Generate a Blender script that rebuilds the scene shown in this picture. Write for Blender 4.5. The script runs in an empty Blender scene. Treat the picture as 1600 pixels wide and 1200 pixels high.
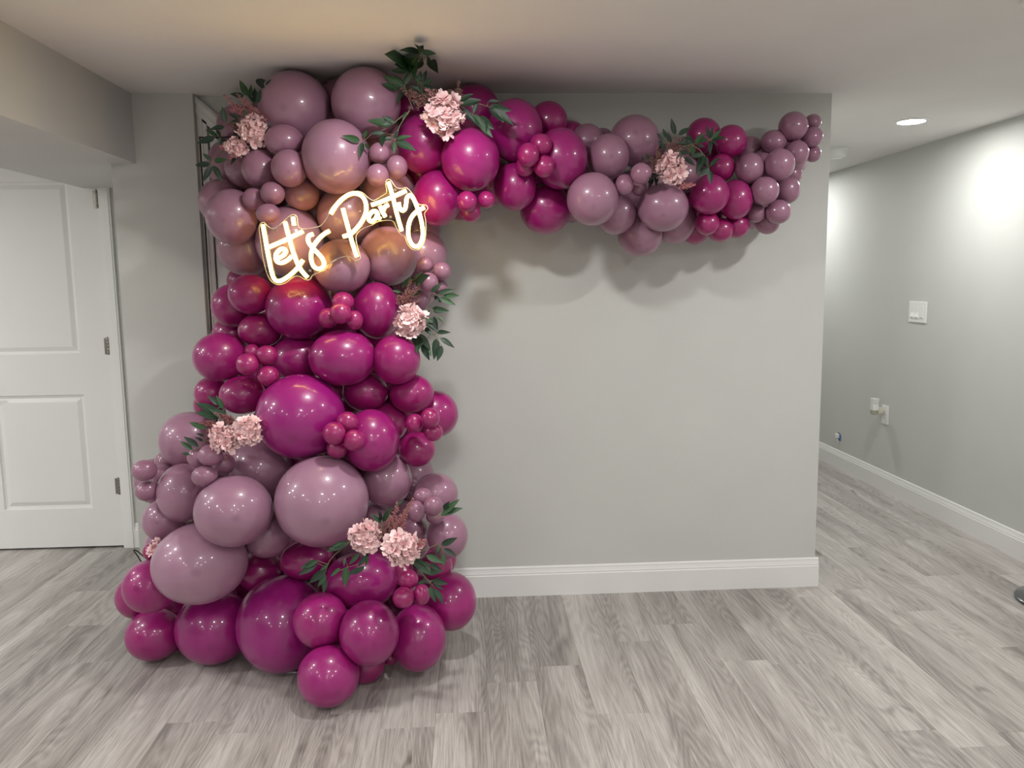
import bpy, bmesh, math, random
import numpy as np
from mathutils import Vector, Matrix

S = bpy.context.scene
COL = S.collection
random.seed(11)

# ------------------------------------------------------------------ camera
F_PX, YAW, PITCH, ROLL, CAM_H = 1247.7, 0.0527, 0.1275, 0.0125, 1.48
fw = Vector((math.sin(YAW)*math.cos(PITCH), math.cos(YAW)*math.cos(PITCH), -math.sin(PITCH)))
r0 = Vector((math.cos(YAW), -math.sin(YAW), 0))
d0 = fw.cross(r0)
rr = math.cos(ROLL)*r0 + math.sin(ROLL)*d0
dd = -math.sin(ROLL)*r0 + math.cos(ROLL)*d0
cam_data = bpy.data.cameras.new('camera')
cam_data.sensor_width = 36.0
cam_data.lens = F_PX*36.0/1600.0
cam_data.clip_start = 0.05
cam = bpy.data.objects.new('camera', cam_data)
COL.objects.link(cam)
cam.matrix_world = Matrix(((rr.x, -dd.x, -fw.x, 0), (rr.y, -dd.y, -fw.y, 0), (rr.z, -dd.z, -fw.z, CAM_H), (0, 0, 0, 1)))
S.camera = cam

# ------------------------------------------------------------------ world, light levels, exposure
world = bpy.data.worlds.new('world')
S.world = world
world.use_nodes = True
world.node_tree.nodes['Background'].inputs[0].default_value = (0.5, 0.5, 0.5, 1)
world.node_tree.nodes['Background'].inputs[1].default_value = 0.0
S.view_settings.view_transform = 'Standard'
S.view_settings.look = 'None'
S.view_settings.gamma = 1.0
S.view_settings.use_curve_mapping = False
S.view_settings.exposure = 0.0
LAMP = 375.0            # radiance of a recessed lamp's lens
NEON = 13.0              # radiance of the neon tubes
LAMP_COLOUR = (1.0, 0.99, 0.968)
LAMP_SPOTS = [(-0.06, 2.36), (1.76, 2.42), (0.0, 0.36), (1.6, 0.55), (-2.62, 2.25), (-3.55, 2.0), (-2.5, 0.4), (2.36, 4.25), (2.36, 6.4),
              (-2.5, -1.5), (0.0, -1.6), (1.6, -1.4), (-2.5, -3.4), (0.0, -3.5), (1.6, -3.3), (-4.9, 2.1), (-4.9, 0.4), (-3.7, 3.55)]  # last three spots: unseen lamps added to brighten the white door side

# room measures (metres): X right, Y away from the camera, Z up
H, D, XC, XR = 2.30, 3.6355, 1.646, 2.8655
XS0, XS1, HS = -2.06, -1.427, 2.008
XL, XL2, DD = -1.5325, -1.170, 4.531
XW, YB, YE = -6.0, -4.6, 8.2      # far left wall, wall behind the camera, corridor end

# ------------------------------------------------------------------ helpers
def tag(o, label=None, cat=None, group=None, kind=None):
    if label: o['label'] = label
    if cat: o['category'] = cat
    if group: o['group'] = group
    if kind: o['kind'] = kind
    return o

def link(name, mesh, mat=None, parent=None, smooth=False):
    o = bpy.data.objects.new(name, mesh)
    COL.objects.link(o)
    if mat is not None and len(mesh.materials) == 0:
        mesh.materials.append(mat)
    if smooth:
        mesh.shade_smooth()
    if parent is not None:
        o.parent = parent
    return o

def empty(name, loc=(0, 0, 0)):
    o = bpy.data.objects.new(name, None)
    o.empty_display_size = 0.05
    COL.objects.link(o)
    o.location = loc
    return o

class MB:
    """collects shapes into one mesh"""
    def __init__(s): s.v = []; s.f = []
    def add(s, vs, fs):
        k = len(s.v); s.v += [tuple(p) for p in vs]; s.f += [tuple(i+k for i in q) for q in fs]
    def box(s, a, b):
        (x0, y0, z0), (x1, y1, z1) = a, b
        s.add([(x0,y0,z0),(x1,y0,z0),(x1,y1,z0),(x0,y1,z0),(x0,y0,z1),(x1,y0,z1),(x1,y1,z1),(x0,y1,z1)],
              [(0,3,2,1),(4,5,6,7),(0,1,5,4),(1,2,6,5),(2,3,7,6),(3,0,4,7)])
        return s
    def prism(s, poly, axis, a, b):
        """polygon given in the two other axes, extruded along axis from a to b"""
        def mk(p, t):
            q = list(p); q.insert(axis, t); return q
        n = len(poly)
        s.add([mk(p, a) for p in poly] + [mk(p, b) for p in poly],
              [tuple(range(n-1, -1, -1)), tuple(range(n, 2*n))] + [(i, (i+1) % n, n+(i+1) % n, n+i) for i in range(n)])
        return s
    def tube(s, pts, rad, seg=10, caps=True):
        pts = [Vector(p) for p in pts]
        if not isinstance(rad, (list, tuple)): rad = [rad]*len(pts)
        rings = []; up = None
        for i, p in enumerate(pts):
            a = pts[max(i-1, 0)]; b = pts[min(i+1, len(pts)-1)]
            t = (b-a).normalized()
            if up is None:
                up = Vector((0, 0, 1)) if abs(t.z) < 0.9 else Vector((1, 0, 0))
            u = (up - t*up.dot(t)).normalized(); w = t.cross(u); up = u
            rings.append([p + rad[i]*(math.cos(6.28318*k/seg)*u + math.sin(6.28318*k/seg)*w) for k in range(seg)])
        vs = [q for rg in rings for q in rg]
        fs = []
        for i in range(len(pts)-1):
            for k in range(seg):
                fs.append((i*seg+k, i*seg+(k+1) % seg, (i+1)*seg+(k+1) % seg, (i+1)*seg+k))
        if caps:
            fs.append(tuple(range(seg-1, -1, -1))); fs.append(tuple(range((len(pts)-1)*seg, len(pts)*seg)))
        s.add(vs, fs); return s
    def lathe(s, prof, c=(0, 0, 0), seg=32, axis='z'):
        """profile of (radius, height) revolved; a radius of 0 closes the end"""
        vs = []; fs = []
        for r_, h_ in prof:
            for k in range(seg):
                a = 6.283185*k/seg
                x, y, z = r_*math.cos(a), r_*math.sin(a), h_
                if axis == 'x': x, y, z = h_, r_*math.cos(a), r_*math.sin(a)
                if axis == 'y': x, y, z = r_*math.cos(a), h_, r_*math.sin(a)
                vs.append((c[0]+x, c[1]+y, c[2]+z))
        m = len(prof)
        for i in range(m-1):
            for k in range(seg):
                fs.append((i*seg+k, i*seg+(k+1) % seg, (i+1)*seg+(k+1) % seg, (i+1)*seg+k))
        fs.append(tuple(range(seg-1, -1, -1))); fs.append(tuple(range((m-1)*seg, m*seg)))
        s.add(vs, fs); return s
    def mesh(s, name, bevel=0.0, seg=2):
        m = bpy.data.meshes.new(name)
        m.from_pydata(s.v, [], s.f)
        bm = bmesh.new(); bm.from_mesh(m)
        bmesh.ops.remove_doubles(bm, verts=bm.verts, dist=1e-6)
        bmesh.ops.recalc_face_normals(bm, faces=bm.faces)
        if bevel:
            ed = [e for e in bm.edges if len(e.link_faces) == 2 and e.calc_face_angle() > 0.6]
            bmesh.ops.bevel(bm, geom=ed, offset=bevel, segments=seg, affect='EDGES', profile=0.5, clamp_overlap=True)
        bm.to_mesh(m); bm.free()
        return m
    def build(s, name, mat, parent=None, bevel=0.0, smooth=False, seg=2):
        o = link(name, s.mesh(name, bevel, seg), mat, parent)
        if smooth:
            o.data.shade_smooth()
            try: o.data.set_sharp_from_angle(angle=0.7)
            except Exception: pass
        return o

def spline(pts, k=6, closed=False):
    """Catmull-Rom through 2D points"""
    P = [Vector((p[0], p[1], 0)) for p in pts]; n = len(P); out = []
    for i in range(n if closed else n-1):
        if closed: a, b, c, e = P[(i-1) % n], P[i], P[(i+1) % n], P[(i+2) % n]
        else: a, b, c, e = P[max(i-1, 0)], P[i], P[i+1], P[min(i+2, n-1)]
        for j in range(k):
            t = j/k
            out.append(0.5*((2*b)+(c-a)*t+(2*a-5*b+4*c-e)*t*t+(3*b-a-3*c+e)*t**3))
    if not closed: out.append(P[-1])
    return [(q.x, q.y) for q in out]

# ------------------------------------------------------------------ materials
def new_mat(name):
    m = bpy.data.materials.new(name); m.use_nodes = True
    nt = m.node_tree
    return m, nt, nt.nodes['Principled BSDF']

def N(nt, kind, **kw):
    n = nt.nodes.new(kind)
    for k, v in kw.items(): setattr(n, k, v)
    return n

def ramp(nt, stops):
    n = N(nt, 'ShaderNodeValToRGB')
    e = n.color_ramp.elements
    while len(e) < len(stops): e.new(0.5)
    for el, (p, c) in zip(e, stops):
        el.position = p; el.color = (*c, 1) if len(c) == 3 else c
    return n

def plain(name, col, rough=0.5, metal=0.0, bump=0.0, bscale=200.0, vary=0.04, spec=0.5, coat=0.0):
    """procedural paint / plastic / metal with slight mottling and relief"""
    m, nt, b = new_mat(name)
    tc = N(nt, 'ShaderNodeTexCoord')
    no = N(nt, 'ShaderNodeTexNoise'); no.inputs['Scale'].default_value = 3.0; no.inputs['Detail'].default_value = 4
    nt.links.new(tc.outputs['Object'], no.inputs['Vector'])
    lo = tuple(c*(1-vary) for c in col); hi = tuple(min(1, c*(1+vary)) for c in col)
    rp = ramp(nt, [(0.3, lo), (0.7, hi)])
    nt.links.new(no.outputs['Fac'], rp.inputs['Fac']); nt.links.new(rp.outputs['Color'], b.inputs['Base Color'])
    b.inputs['Roughness'].default_value = rough; b.inputs['Metallic'].default_value = metal
    b.inputs['Specular IOR Level'].default_value = spec
    if coat: b.inputs['Coat Weight'].default_value = coat; b.inputs['Coat Roughness'].default_value = 0.08
    if bump:
        n2 = N(nt, 'ShaderNodeTexNoise'); n2.inputs['Scale'].default_value = bscale; n2.inputs['Detail'].default_value = 3
        nt.links.new(tc.outputs['Object'], n2.inputs['Vector'])
        bp = N(nt, 'ShaderNodeBump'); bp.inputs['Strength'].default_value = bump; bp.inputs['Distance'].default_value = 0.002
        nt.links.new(n2.outputs['Fac'], bp.inputs['Height']); nt.links.new(bp.outputs['Normal'], b.inputs['Normal'])
    return m

M_WALL = plain('grey_wall_paint', (0.58, 0.59, 0.565), 0.62, bump=0.12, bscale=260, vary=0.015, spec=0.35)
M_CEIL = plain('white_ceiling_paint', (0.80, 0.787, 0.765), 0.85, bump=0.1, bscale=200, vary=0.015, spec=0.2)
M_TRIM = plain('white_trim_paint', (0.80, 0.80, 0.785), 0.38, vary=0.015)
M_DOOR = plain('white_door_paint', (0.77, 0.775, 0.76), 0.45, bump=0.06, bscale=120, vary=0.012)
M_PLATE = plain('white_plastic', (0.84, 0.84, 0.82), 0.32, vary=0.01)
M_CREAM = plain('cream_plastic', (0.55, 0.54, 0.44), 0.4, vary=0.05)
M_AMBER = plain('clear_oil_bottle', (0.34, 0.33, 0.24), 0.2, vary=0.1)
M_DARK = plain('hole_shade', (0.02, 0.02, 0.02), 0.8)  # near-black colour stands in for the shade inside holes and slots
M_BLUE = plain('blue_plastic_box', (0.06, 0.17, 0.42), 0.4)
M_NICKEL = plain('brushed_nickel', (0.30, 0.28, 0.25), 0.35, metal=1.0, bump=0.1, bscale=400)
M_BLACKM = plain('black_metal', (0.015, 0.014, 0.013), 0.4, metal=0.6)
M_STOOL = plain('dark_chrome', (0.10, 0.105, 0.11), 0.25, metal=0.7, coat=0.5)
M_SEAT = plain('black_leather', (0.02, 0.02, 0.02), 0.5, bump=0.3, bscale=300)
M_STEM = plain('olive_stem', (0.16, 0.17, 0.07), 0.6)
M_BRASS = plain('screw_metal', (0.6, 0.5, 0.3), 0.3, metal=1.0)
M_SUB = plain('concrete_subfloor', (0.25, 0.25, 0.25), 0.9)

def mat_plank():
    m, nt, b = new_mat('grey_oak_plank')
    tc = N(nt, 'ShaderNodeTexCoord'); oi = N(nt, 'ShaderNodeObjectInfo')
    sc = N(nt, 'ShaderNodeVectorMath', operation='SCALE'); sc.inputs['Scale'].default_value = 37.0
    cx = N(nt, 'ShaderNodeCombineXYZ')
    nt.links.new(oi.outputs['Random'], cx.inputs[0]); nt.links.new(oi.outputs['Random'], cx.inputs[1])
    nt.links.new(cx.outputs[0], sc.inputs[0])
    ad = N(nt, 'ShaderNodeVectorMath', operation='ADD')
    nt.links.new(tc.outputs['Object'], ad.inputs[0]); nt.links.new(sc.outputs[0], ad.inputs[1])
    def noise(sx, sy, detail, dist=0.0, rough=0.5):
        mp = N(nt, 'ShaderNodeMapping'); mp.inputs['Scale'].default_value = (sx, sy, 1)
        nt.links.new(ad.outputs[0], mp.inputs[0])
        n = N(nt, 'ShaderNodeTexNoise'); n.inputs['Scale'].default_value = 1.0
        n.inputs['Detail'].default_value = detail; n.inputs['Distortion'].default_value = dist; n.inputs['Roughness'].default_value = rough
        nt.links.new(mp.outputs[0], n.inputs['Vector'])
        return n.outputs['Fac']
    def mth(op, a, b_=None, c=None):
        n = N(nt, 'ShaderNodeMath', operation=op)
        for i, q in enumerate((a, b_, c)):
            if q is None: continue
            if isinstance(q, (int, float)): n.inputs[i].default_value = q
            else: nt.links.new(q, n.inputs[i])
        return n.outputs[0]
    broad = noise(9, 0.7, 3, 0.5)             # wide light and dark streaks
    mid = noise(60, 2.4, 4, 0.4, 0.6)
    fine = noise(190, 5, 6, 0.5, 0.78)       # pores
    hill = noise(5.0, 0.62, 2.0, 0.35)        # contour lines of this give cathedral grain
    ring = mth('PINGPONG', mth('MULTIPLY', hill, 64.0), 1.0)
    knot = noise(9, 2.6, 2, 0.8)
    v = mth('ADD', mth('MULTIPLY', broad, 0.50), mth('MULTIPLY', mid, 0.18))
    v = mth('ADD', v, mth('MULTIPLY', fine, 0.52))
    v = mth('ADD', v, mth('MULTIPLY', ring, 0.075))
    v = mth('ADD', v, mth('MULTIPLY', mth('SUBTRACT', oi.outputs['Random'], 0.5), 0.06))
    rp = ramp(nt, [(0.47, (0.185, 0.166, 0.156)), (0.595, (0.325, 0.298, 0.279)), (0.68, (0.43, 0.402, 0.378)), (0.80, (0.56, 0.533, 0.503))])
    nt.links.new(v, rp.inputs['Fac'])
    kr = ramp(nt, [(0.685, (1, 1, 1)), (0.78, (0.45, 0.41, 0.39))])
    nt.links.new(knot, kr.inputs['Fac'])
    mx = N(nt, 'ShaderNodeMix', data_type='RGBA', blend_type='MULTIPLY'); mx.inputs[0].default_value = 1.0
    nt.links.new(rp.outputs['Color'], mx.inputs[6]); nt.links.new(kr.outputs['Color'], mx.inputs[7])
    nt.links.new(mx.outputs[2], b.inputs['Base Color'])
    rr_ = ramp(nt, [(0.3, (0.50, 0.50, 0.50)), (0.8, (0.40, 0.40, 0.40))]); nt.links.new(v, rr_.inputs['Fac'])
    nt.links.new(rr_.outputs['Color'], b.inputs['Roughness'])
    bp = N(nt, 'ShaderNodeBump'); bp.inputs['Strength'].default_value = 0.25; bp.inputs['Distance'].default_value = 0.0015
    nt.links.new(v, bp.inputs['Height']); nt.links.new(bp.outputs['Normal'], b.inputs['Normal'])
    return m
M_PLANK = mat_plank()

def mat_balloon():
    """latex: the object's own colour, a thick dark nub at the outer pole, glossy skin"""
    m, nt, b = new_mat('balloon_latex')
    oi = N(nt, 'ShaderNodeObjectInfo')
    at = N(nt, 'ShaderNodeAttribute', attribute_name='pole')
    nub = ramp(nt, [(0.991, (1, 1, 1)), (0.999, (0.80, 0.77, 0.80))])
    nt.links.new(at.outputs['Fac'], nub.inputs['Fac'])
    tc = N(nt, 'ShaderNodeTexCoord')
    no = N(nt, 'ShaderNodeTexNoise'); no.inputs['Scale'].default_value = 9.0; no.inputs['Detail'].default_value = 5
    nt.links.new(tc.outputs['Object'], no.inputs['Vector'])
    mot = ramp(nt, [(0.3, (0.95, 0.95, 0.95)), (0.7, (1.03, 1.03, 1.03))]); nt.links.new(no.outputs['Fac'], mot.inputs['Fac'])
    m1 = N(nt, 'ShaderNodeMix', data_type='RGBA', blend_type='MULTIPLY'); m1.inputs[0].default_value = 1
    m2 = N(nt, 'ShaderNodeMix', data_type='RGBA', blend_type='MULTIPLY'); m2.inputs[0].default_value = 1
    nt.links.new(oi.outputs['Color'], m1.inputs[6]); nt.links.new(nub.outputs['Color'], m1.inputs[7])
    nt.links.new(m1.outputs[2], m2.inputs[6]); nt.links.new(mot.outputs['Color'], m2.inputs[7])
    nt.links.new(m2.outputs[2], b.inputs['Base Color'])
    b.inputs['Roughness'].default_value = 0.34
    b.inputs['Specular IOR Level'].default_value = 0.45
    b.inputs['Coat Weight'].default_value = 0.62
    b.inputs['Coat Roughness'].default_value = 0.085
    return m
M_BALLOON = mat_balloon()

def mat_leaf():
    m, nt, b = new_mat('green_leaf')
    oi = N(nt, 'ShaderNodeObjectInfo')
    rp = ramp(nt, [(0.0, (0.005, 0.021, 0.011)), (0.6, (0.010, 0.038, 0.016)), (1.0, (0.024, 0.078, 0.024))])
    nt.links.new(oi.outputs['Random'], rp.inputs['Fac'])
    tc = N(nt, 'ShaderNodeTexCoord')
    sp = N(nt, 'ShaderNodeSeparateXYZ'); nt.links.new(tc.outputs['Object'], sp.inputs[0])
    ab = N(nt, 'ShaderNodeMath', operation='ABSOLUTE'); nt.links.new(sp.outputs['Y'], ab.inputs[0])
    rib = ramp(nt, [(0.0, (1.9, 1.7, 1.5)), (0.012, (1.9, 1.7, 1.5)), (0.03, (1, 1, 1))]); nt.links.new(ab.outputs[0], rib.inputs['Fac'])
    mx = N(nt, 'ShaderNodeMix', data_type='RGBA', blend_type='MULTIPLY'); mx.inputs[0].default_value = 1
    nt.links.new(rp.outputs['Color'], mx.inputs[6]); nt.links.new(rib.outputs['Color'], mx.inputs[7])
    nt.links.new(mx.outputs[2], b.inputs['Base Color'])
    b.inputs['Roughness'].default_value = 0.5
    return m
M_LEAF = mat_leaf()

def mat_petal():
    m, nt, b = new_mat('pink_petal')
    oi = N(nt, 'ShaderNodeObjectInfo')
    tc = N(nt, 'ShaderNodeTexCoord')
    ln = N(nt, 'ShaderNodeVectorMath', operation='LENGTH'); nt.links.new(tc.outputs['Object'], ln.inputs[0])
    rp = ramp(nt, [(0.0, (0.62, 0.20, 0.24)), (0.25, (0.83, 0.45, 0.48)), (0.8, (0.93, 0.70, 0.70))])
    nt.links.new(ln.outputs['Value'], rp.inputs['Fac'])
    va = ramp(nt, [(0.0, (0.86, 0.80, 0.82)), (1.0, (1.08, 1.08, 1.08))]); nt.links.new(oi.outputs['Random'], va.inputs['Fac'])
    mx = N(nt, 'ShaderNodeMix', data_type='RGBA', blend_type='MULTIPLY'); mx.inputs[0].default_value = 1
    nt.links.new(rp.outputs['Color'], mx.inputs[6]); nt.links.new(va.outputs['Color'], mx.inputs[7])
    nt.links.new(mx.outputs[2], b.inputs['Base Color'])
    b.inputs['Roughness'].default_value = 0.75
    return m
M_PETAL = mat_petal()

def mat_plume():
    m, nt, b = new_mat('plume_buds')
    oi = N(nt, 'ShaderNodeObjectInfo')
    tc = N(nt, 'ShaderNodeTexCoord')
    no = N(nt, 'ShaderNodeTexNoise'); no.inputs['Scale'].default_value = 160
    nt.links.new(tc.outputs['Object'], no.inputs['Vector'])
    rp = ramp(nt, [(0.35, (0.62, 0.55, 0.55)), (0.65, (1.3, 1.35, 1.3))]); nt.links.new(no.outputs['Fac'], rp.inputs['Fac'])
    mx = N(nt, 'ShaderNodeMix', data_type='RGBA', blend_type='MULTIPLY'); mx.inputs[0].default_value = 1
    nt.links.new(oi.outputs['Color'], mx.inputs[6]); nt.links.new(rp.outputs['Color'], mx.inputs[7])
    nt.links.new(mx.outputs[2], b.inputs['Base Color'])
    b.inputs['Roughness'].default_value = 0.7
    return m
M_PLUME = mat_plume()

def mat_emit(name, col, strength):
    m, nt, b = new_mat(name)
    b.inputs['Base Color'].default_value = (0.8, 0.8, 0.8, 1)
    b.inputs['Emission Color'].default_value = (*col, 1)
    b.inputs['Emission Strength'].default_value = strength
    return m
M_LENS = mat_emit('lamp_lens', LAMP_COLOUR, LAMP)
M_LENS_DIM = mat_emit('dimmed_lamp_lens', LAMP_COLOUR, LAMP*0.9)
M_NEON = mat_emit('neon_tube', (1.0, 0.66, 0.10), NEON)
M_NIGHT = plain('fan_shade_plastic', (0.75, 0.76, 0.74), 0.3)

def mat_acrylic():
    """clear sheet: lets light straight through, mirrors a little by Fresnel"""
    m, nt, b = new_mat('clear_acrylic')
    tr = N(nt, 'ShaderNodeBsdfTransparent'); tr.inputs[0].default_value = (0.93, 0.93, 0.91, 1)
    gl = N(nt, 'ShaderNodeBsdfGlossy'); gl.inputs['Roughness'].default_value = 0.03
    fr = N(nt, 'ShaderNodeFresnel'); fr.inputs['IOR'].default_value = 1.49
    mx = N(nt, 'ShaderNodeMixShader')
    nt.links.new(fr.outputs[0], mx.inputs[0]); nt.links.new(tr.outputs[0], mx.inputs[1]); nt.links.new(gl.outputs[0], mx.inputs[2])
    nt.links.new(mx.outputs[0], nt.nodes['Material Output'].inputs['Surface'])
    return m
M_ACRYL = mat_acrylic()
M_EDGE = plain('edge_light_acrylic', (0.88, 0.84, 0.74), 0.25, vary=0.02, coat=0.3)  # pale warm tone stands in for neon light carried into the edge

# ------------------------------------------------------------------ room shell
def struct(name, mb, mat, bevel=0.0):
    return tag(mb.build(name, mat, None, bevel), kind='structure')

# floor: a slab that carries planks one by one
floor = tag(MB().box((XW-.1, YB-.1, -0.12), (XR+.1, YE+.1, -0.010)).build('floor', M_SUB), kind='structure')
PW, PL, GAP = 0.1835, 1.22, 0.00025
def plank_mesh(w, l, name='plank'):
    c = 0.0005; t = 0.0095
    w2 = w/2-GAP; l2 = l/2-GAP
    b = MB()
    v = [(-w2,-l2,-t),(w2,-l2,-t),(w2,l2,-t),(-w2,l2,-t),(-w2,-l2,-c),(w2,-l2,-c),(w2,l2,-c),(-w2,l2,-c),
         (-w2+c,-l2+c,0),(w2-c,-l2+c,0),(w2-c,l2-c,0),(-w2+c,l2-c,0)]
    f = [(3,2,1,0),(8,9,10,11)]
    for i in range(4):
        j = (i+1) % 4
        f += [(i, j, 4+j, 4+i), (4+i, 4+j, 8+j, 8+i)]
    b.add(v, f)
    m = b.mesh(name); m.materials.append(M_PLANK)
    return m
full_plank = plank_mesh(PW, PL)
ENDS = {0: 2.56, 1: 3.105, 2: 3.257, 3: 2.905, -1: 2.92, -4: 2.527, -8: 2.617, -11: 3.095, -12: 3.455}   # end joints seen per row; rows count from X = 0.41
X0 = 0.41
rest = MB()
for k in range(int((XW-X0)/PW)-1, int((XR-X0)/PW)+2):
    xa, xb = X0+k*PW, X0+(k+1)*PW
    xa, xb = max(xa, XW), min(xb, XR)
    if xb-xa < 0.01: continue
    e = ENDS.get(k, random.uniform(0, PL) + 2.0)
    far = YE if xb > XC-0.05 else (DD+0.05 if xa < XL2 else D+0.25)
    y = e
    while y > YB: y -= PL
    while y < far:
        ya, yb = max(y, YB), min(y+PL, far)
        if yb-ya > 0.02:
            if yb < 1.75:
                w2, c = GAP, 0
                rest.box((xa+w2, ya+w2, -0.0095), (xb-w2, yb-w2, 0))
            else:
                w, l = xb-xa, yb-ya
                me = full_plank if abs(w-PW) < 1e-4 and abs(l-PL) < 1e-4 else plank_mesh(w, l)
                o = link('plank', me, None, floor); o.location = ((xa+xb)/2, (ya+yb)/2, 0)
        y += PL
tag(rest.build('planks_behind_camera', M_PLANK, floor), kind='stuff')

struct('ceiling', MB().box((XW-.1, YB-.1, H), (XR+.1, YE+.1, H+0.1)), M_CEIL)
struct('soffit', MB().box((XS0, YB, HS), (XS1, D, H)).box((XS0, D, HS), (XL, DD, H)), M_WALL)
# wall that carries the arch, with the recess of the closet under the stairs
RX1, RY = -0.30, D+0.06          # right edge and depth of the recess
wb = MB()
wb.box((XL, D, 0), (XL2, D+0.30, H))
wb.box((RX1, D, 0), (XC, D+0.30, H))
wb.box((XL2, RY+0.02, 0), (RX1, D+0.30, H))
# grey triangle of wall above the sloping trim
slope = -0.90
wb.prism([(XL2, H), (XL2, 2.298), (RX1, 2.298+slope*(RX1-XL2)), (RX1, H)], 1, RY, RY+0.02)
struct('wall_back', wb, M_WALL)
struct('wall_corridor', MB().box((XC-0.30, D+0.30, 0), (XC, YE, H)), M_WALL)
struct('wall_left_return', MB().box((XL, D+0.30, 0), (XL+0.15, DD, H)), M_WALL)
struct('wall_right', MB().box((XR, YB-.1, 0), (XR+0.1, YE+.1, H)), M_WALL)
struct('wall_end', MB().box((XC, YE, 0), (XR, YE+0.1, H)), M_WALL)
struct('wall_left', MB().box((XW-0.1, YB-.1, 0), (XW, DD+.15, H)), M_WALL)
struct('wall_rear', MB().box((XW, YB-0.1, 0), (XR, YB, H)), M_WALL)
DX0, DX1, DH = -2.825, -1.995, 2.13
struct('wall_door', MB().box((XW, DD, 0), (DX0-0.02, DD+0.12, H)).box((DX1+0.02, DD, 0), (XL+0.15, DD+0.12, H))
       .box((DX0-0.02, DD, DH+0.02), (DX1+0.02, DD+0.12, H)).box((DX0-0.02, DD+0.09, 0), (DX1+0.02, DD+0.12, DH+0.02)), M_WALL)

# baseboards: moulded profile (distance from wall, height)
BB = [(0, 0), (0.015, 0), (0.015, 0.102), (0.0125, 0.106), (0.0125, 0.113), (0.0105, 0.118), (0.0075, 0.130), (0.0075, 0.136), (0.004, 0.142), (0, 0.142)]
def baseboard(name, runs):
    b = MB()
    for (ax, wall, sgn, a, c) in runs:
        # ax: axis along which the board runs; the board stands off the wall plane by sgn
        poly = [(wall+sgn*q, z) for q, z in BB]
        b.prism(poly, ax, a, c)
    o = b.build(name, M_TRIM); return tag(o, kind='structure')
baseboard('baseboard_back', [(0, D, -1, RX1+0.01, XC+0.015), (1, XC, 1, D, YE)])
baseboard('baseboard_right', [(1, XR, -1, YB, YE)])
baseboard('baseboard_left', [(0, DD, -1, DX1+0.07, XL), (0, DD, -1, XW, DX0-0.07), (1, XL, -1, D, DD), (0, D, -1, XL-0.015, XL2)])

# door casing and the white two-panel door
def casing(name, x0, x1, y, h, w=0.066, t=0.016):
    b = MB()
    for xa, xb in ((x0-w, x0), (x1, x1+w)):
        b.box((xa, y-t, 0), (xb, y, h))
        b.box((xa+0.008 if xa < x0 else xa+0.02, y-t-0.004, 0), (xb-0.02 if xa < x0 else xb-0.008, y-t, h))
    b.box((x0-w, y-t, h), (x1+w, y, h+w))
    b.box((x0, y-0.002, 0), (x0-0.012, y+0.09, h)); b.box((x1+0.002, y-0.002, 0), (x1+0.014, y+0.09, h))
    return tag(b.build(name, M_TRIM, None, 0.0015), kind='structure')
casing('trim_1', DX0-0.004, DX1+0.004, DD, DH+0.006)
door1 = tag(empty('door_1', ((DX0+DX1)/2, DD, 0)), kind='structure')
DY0, DY1 = DD-0.004, DD+0.036
PX0, PX1 = -2.635, -2.150
PAN = [(0.236, 0.886), (1.112, 2.045)]
b = MB()
ox = (DX0+DX1)/2
def dbox(b, x0, x1, z0, z1, y0=DY0, y1=DY1): b.box((x0-ox, y0-DD, z0), (x1-ox, y1-DD, z1))
dbox(b, DX0, PX0, 0.012, DH); dbox(b, PX1, DX1, 0.012, DH)
dbox(b, PX0, PX1, 0.012, PAN[0][0]); dbox(b, PX0, PX1, PAN[0][1], PAN[1][0]); dbox(b, PX0, PX1, PAN[1][1], DH)
b.build('door_frame', M_DOOR, door1)
for z0, z1 in PAN:
    p = MB()
    rings = [(0.0, 0.0), (0.004, 0.010), (0.018, 0.013), (0.040, 0.0035), (0.046, 0.003)]
    vs = []; fs = []
    for off, dep in rings:
        y = DY0-DD+dep
        vs += [(PX0-ox+off, y, z0+off), (PX1-ox-off, y, z0+off), (PX1-ox-off, y, z1-off), (PX0-ox+off, y, z1-off)]
    for i in range(len(rings)-1):
        for k in range(4):
            fs.append((4*i+k, 4*i+(k+1) % 4, 4*i+4+(k+1) % 4, 4*i+4+k))
    m = 4*(len(rings)-1); fs.append((m, m+1, m+2, m+3))
    y = DY1-DD; q = len(vs)
    vs += [(PX0-ox, y, z0), (PX1-ox, y, z0), (PX1-ox, y, z1), (PX0-ox, y, z1)]
    fs += [(0, q, q+1, 1), (1, q+1, q+2, 2), (2, q+2, q+3, 3), (3, q+3, q, 0), (q+3, q+2, q+1, q)]
    p.add(vs, fs); p.build('panel', M_DOOR, door1)
for z in (1.947, 1.153, 0.36):
    h = MB()
    for j in range(5):
        h.lathe([(0.0068, 0.0), (0.0075, 0.001), (0.0075, 0.0165), (0.0068, 0.0175)], (DX1+0.002-ox, -0.013, z-0.046+j*0.0185), 14)
    h.box((DX1-0.022-ox, -0.0060, z-0.045), (DX1+0.002-ox, -0.0035, z+0.045))
    h.lathe([(0.004, 0), (0.0085, 0.001), (0.004, 0.005)], (DX1+0.002-ox, -0.013, z+0.047), 12)
    h.build('hinge', M_NICKEL, door1, 0, True)
hz = 0.935
hl = MB().lathe([(0.031, 0), (0.031, -0.006), (0.026, -0.011), (0.012, -0.014), (0.012, -0.045), (0.013, -0.058), (0.008, -0.062)], (DX0+0.07-ox, DY0-DD, hz), 24, 'y')
hl.tube([(DX0+0.07-ox, -0.055, hz), (DX0+0.11-ox, -0.058, hz+0.002), (DX0+0.16-ox, -0.056, hz), (DX0+0.195-ox, -0.05, hz-0.003)], [0.010, 0.009, 0.008, 0.006], 12)
hl.build('lever_handle', M_NICKEL, door1, 0, True)

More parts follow.
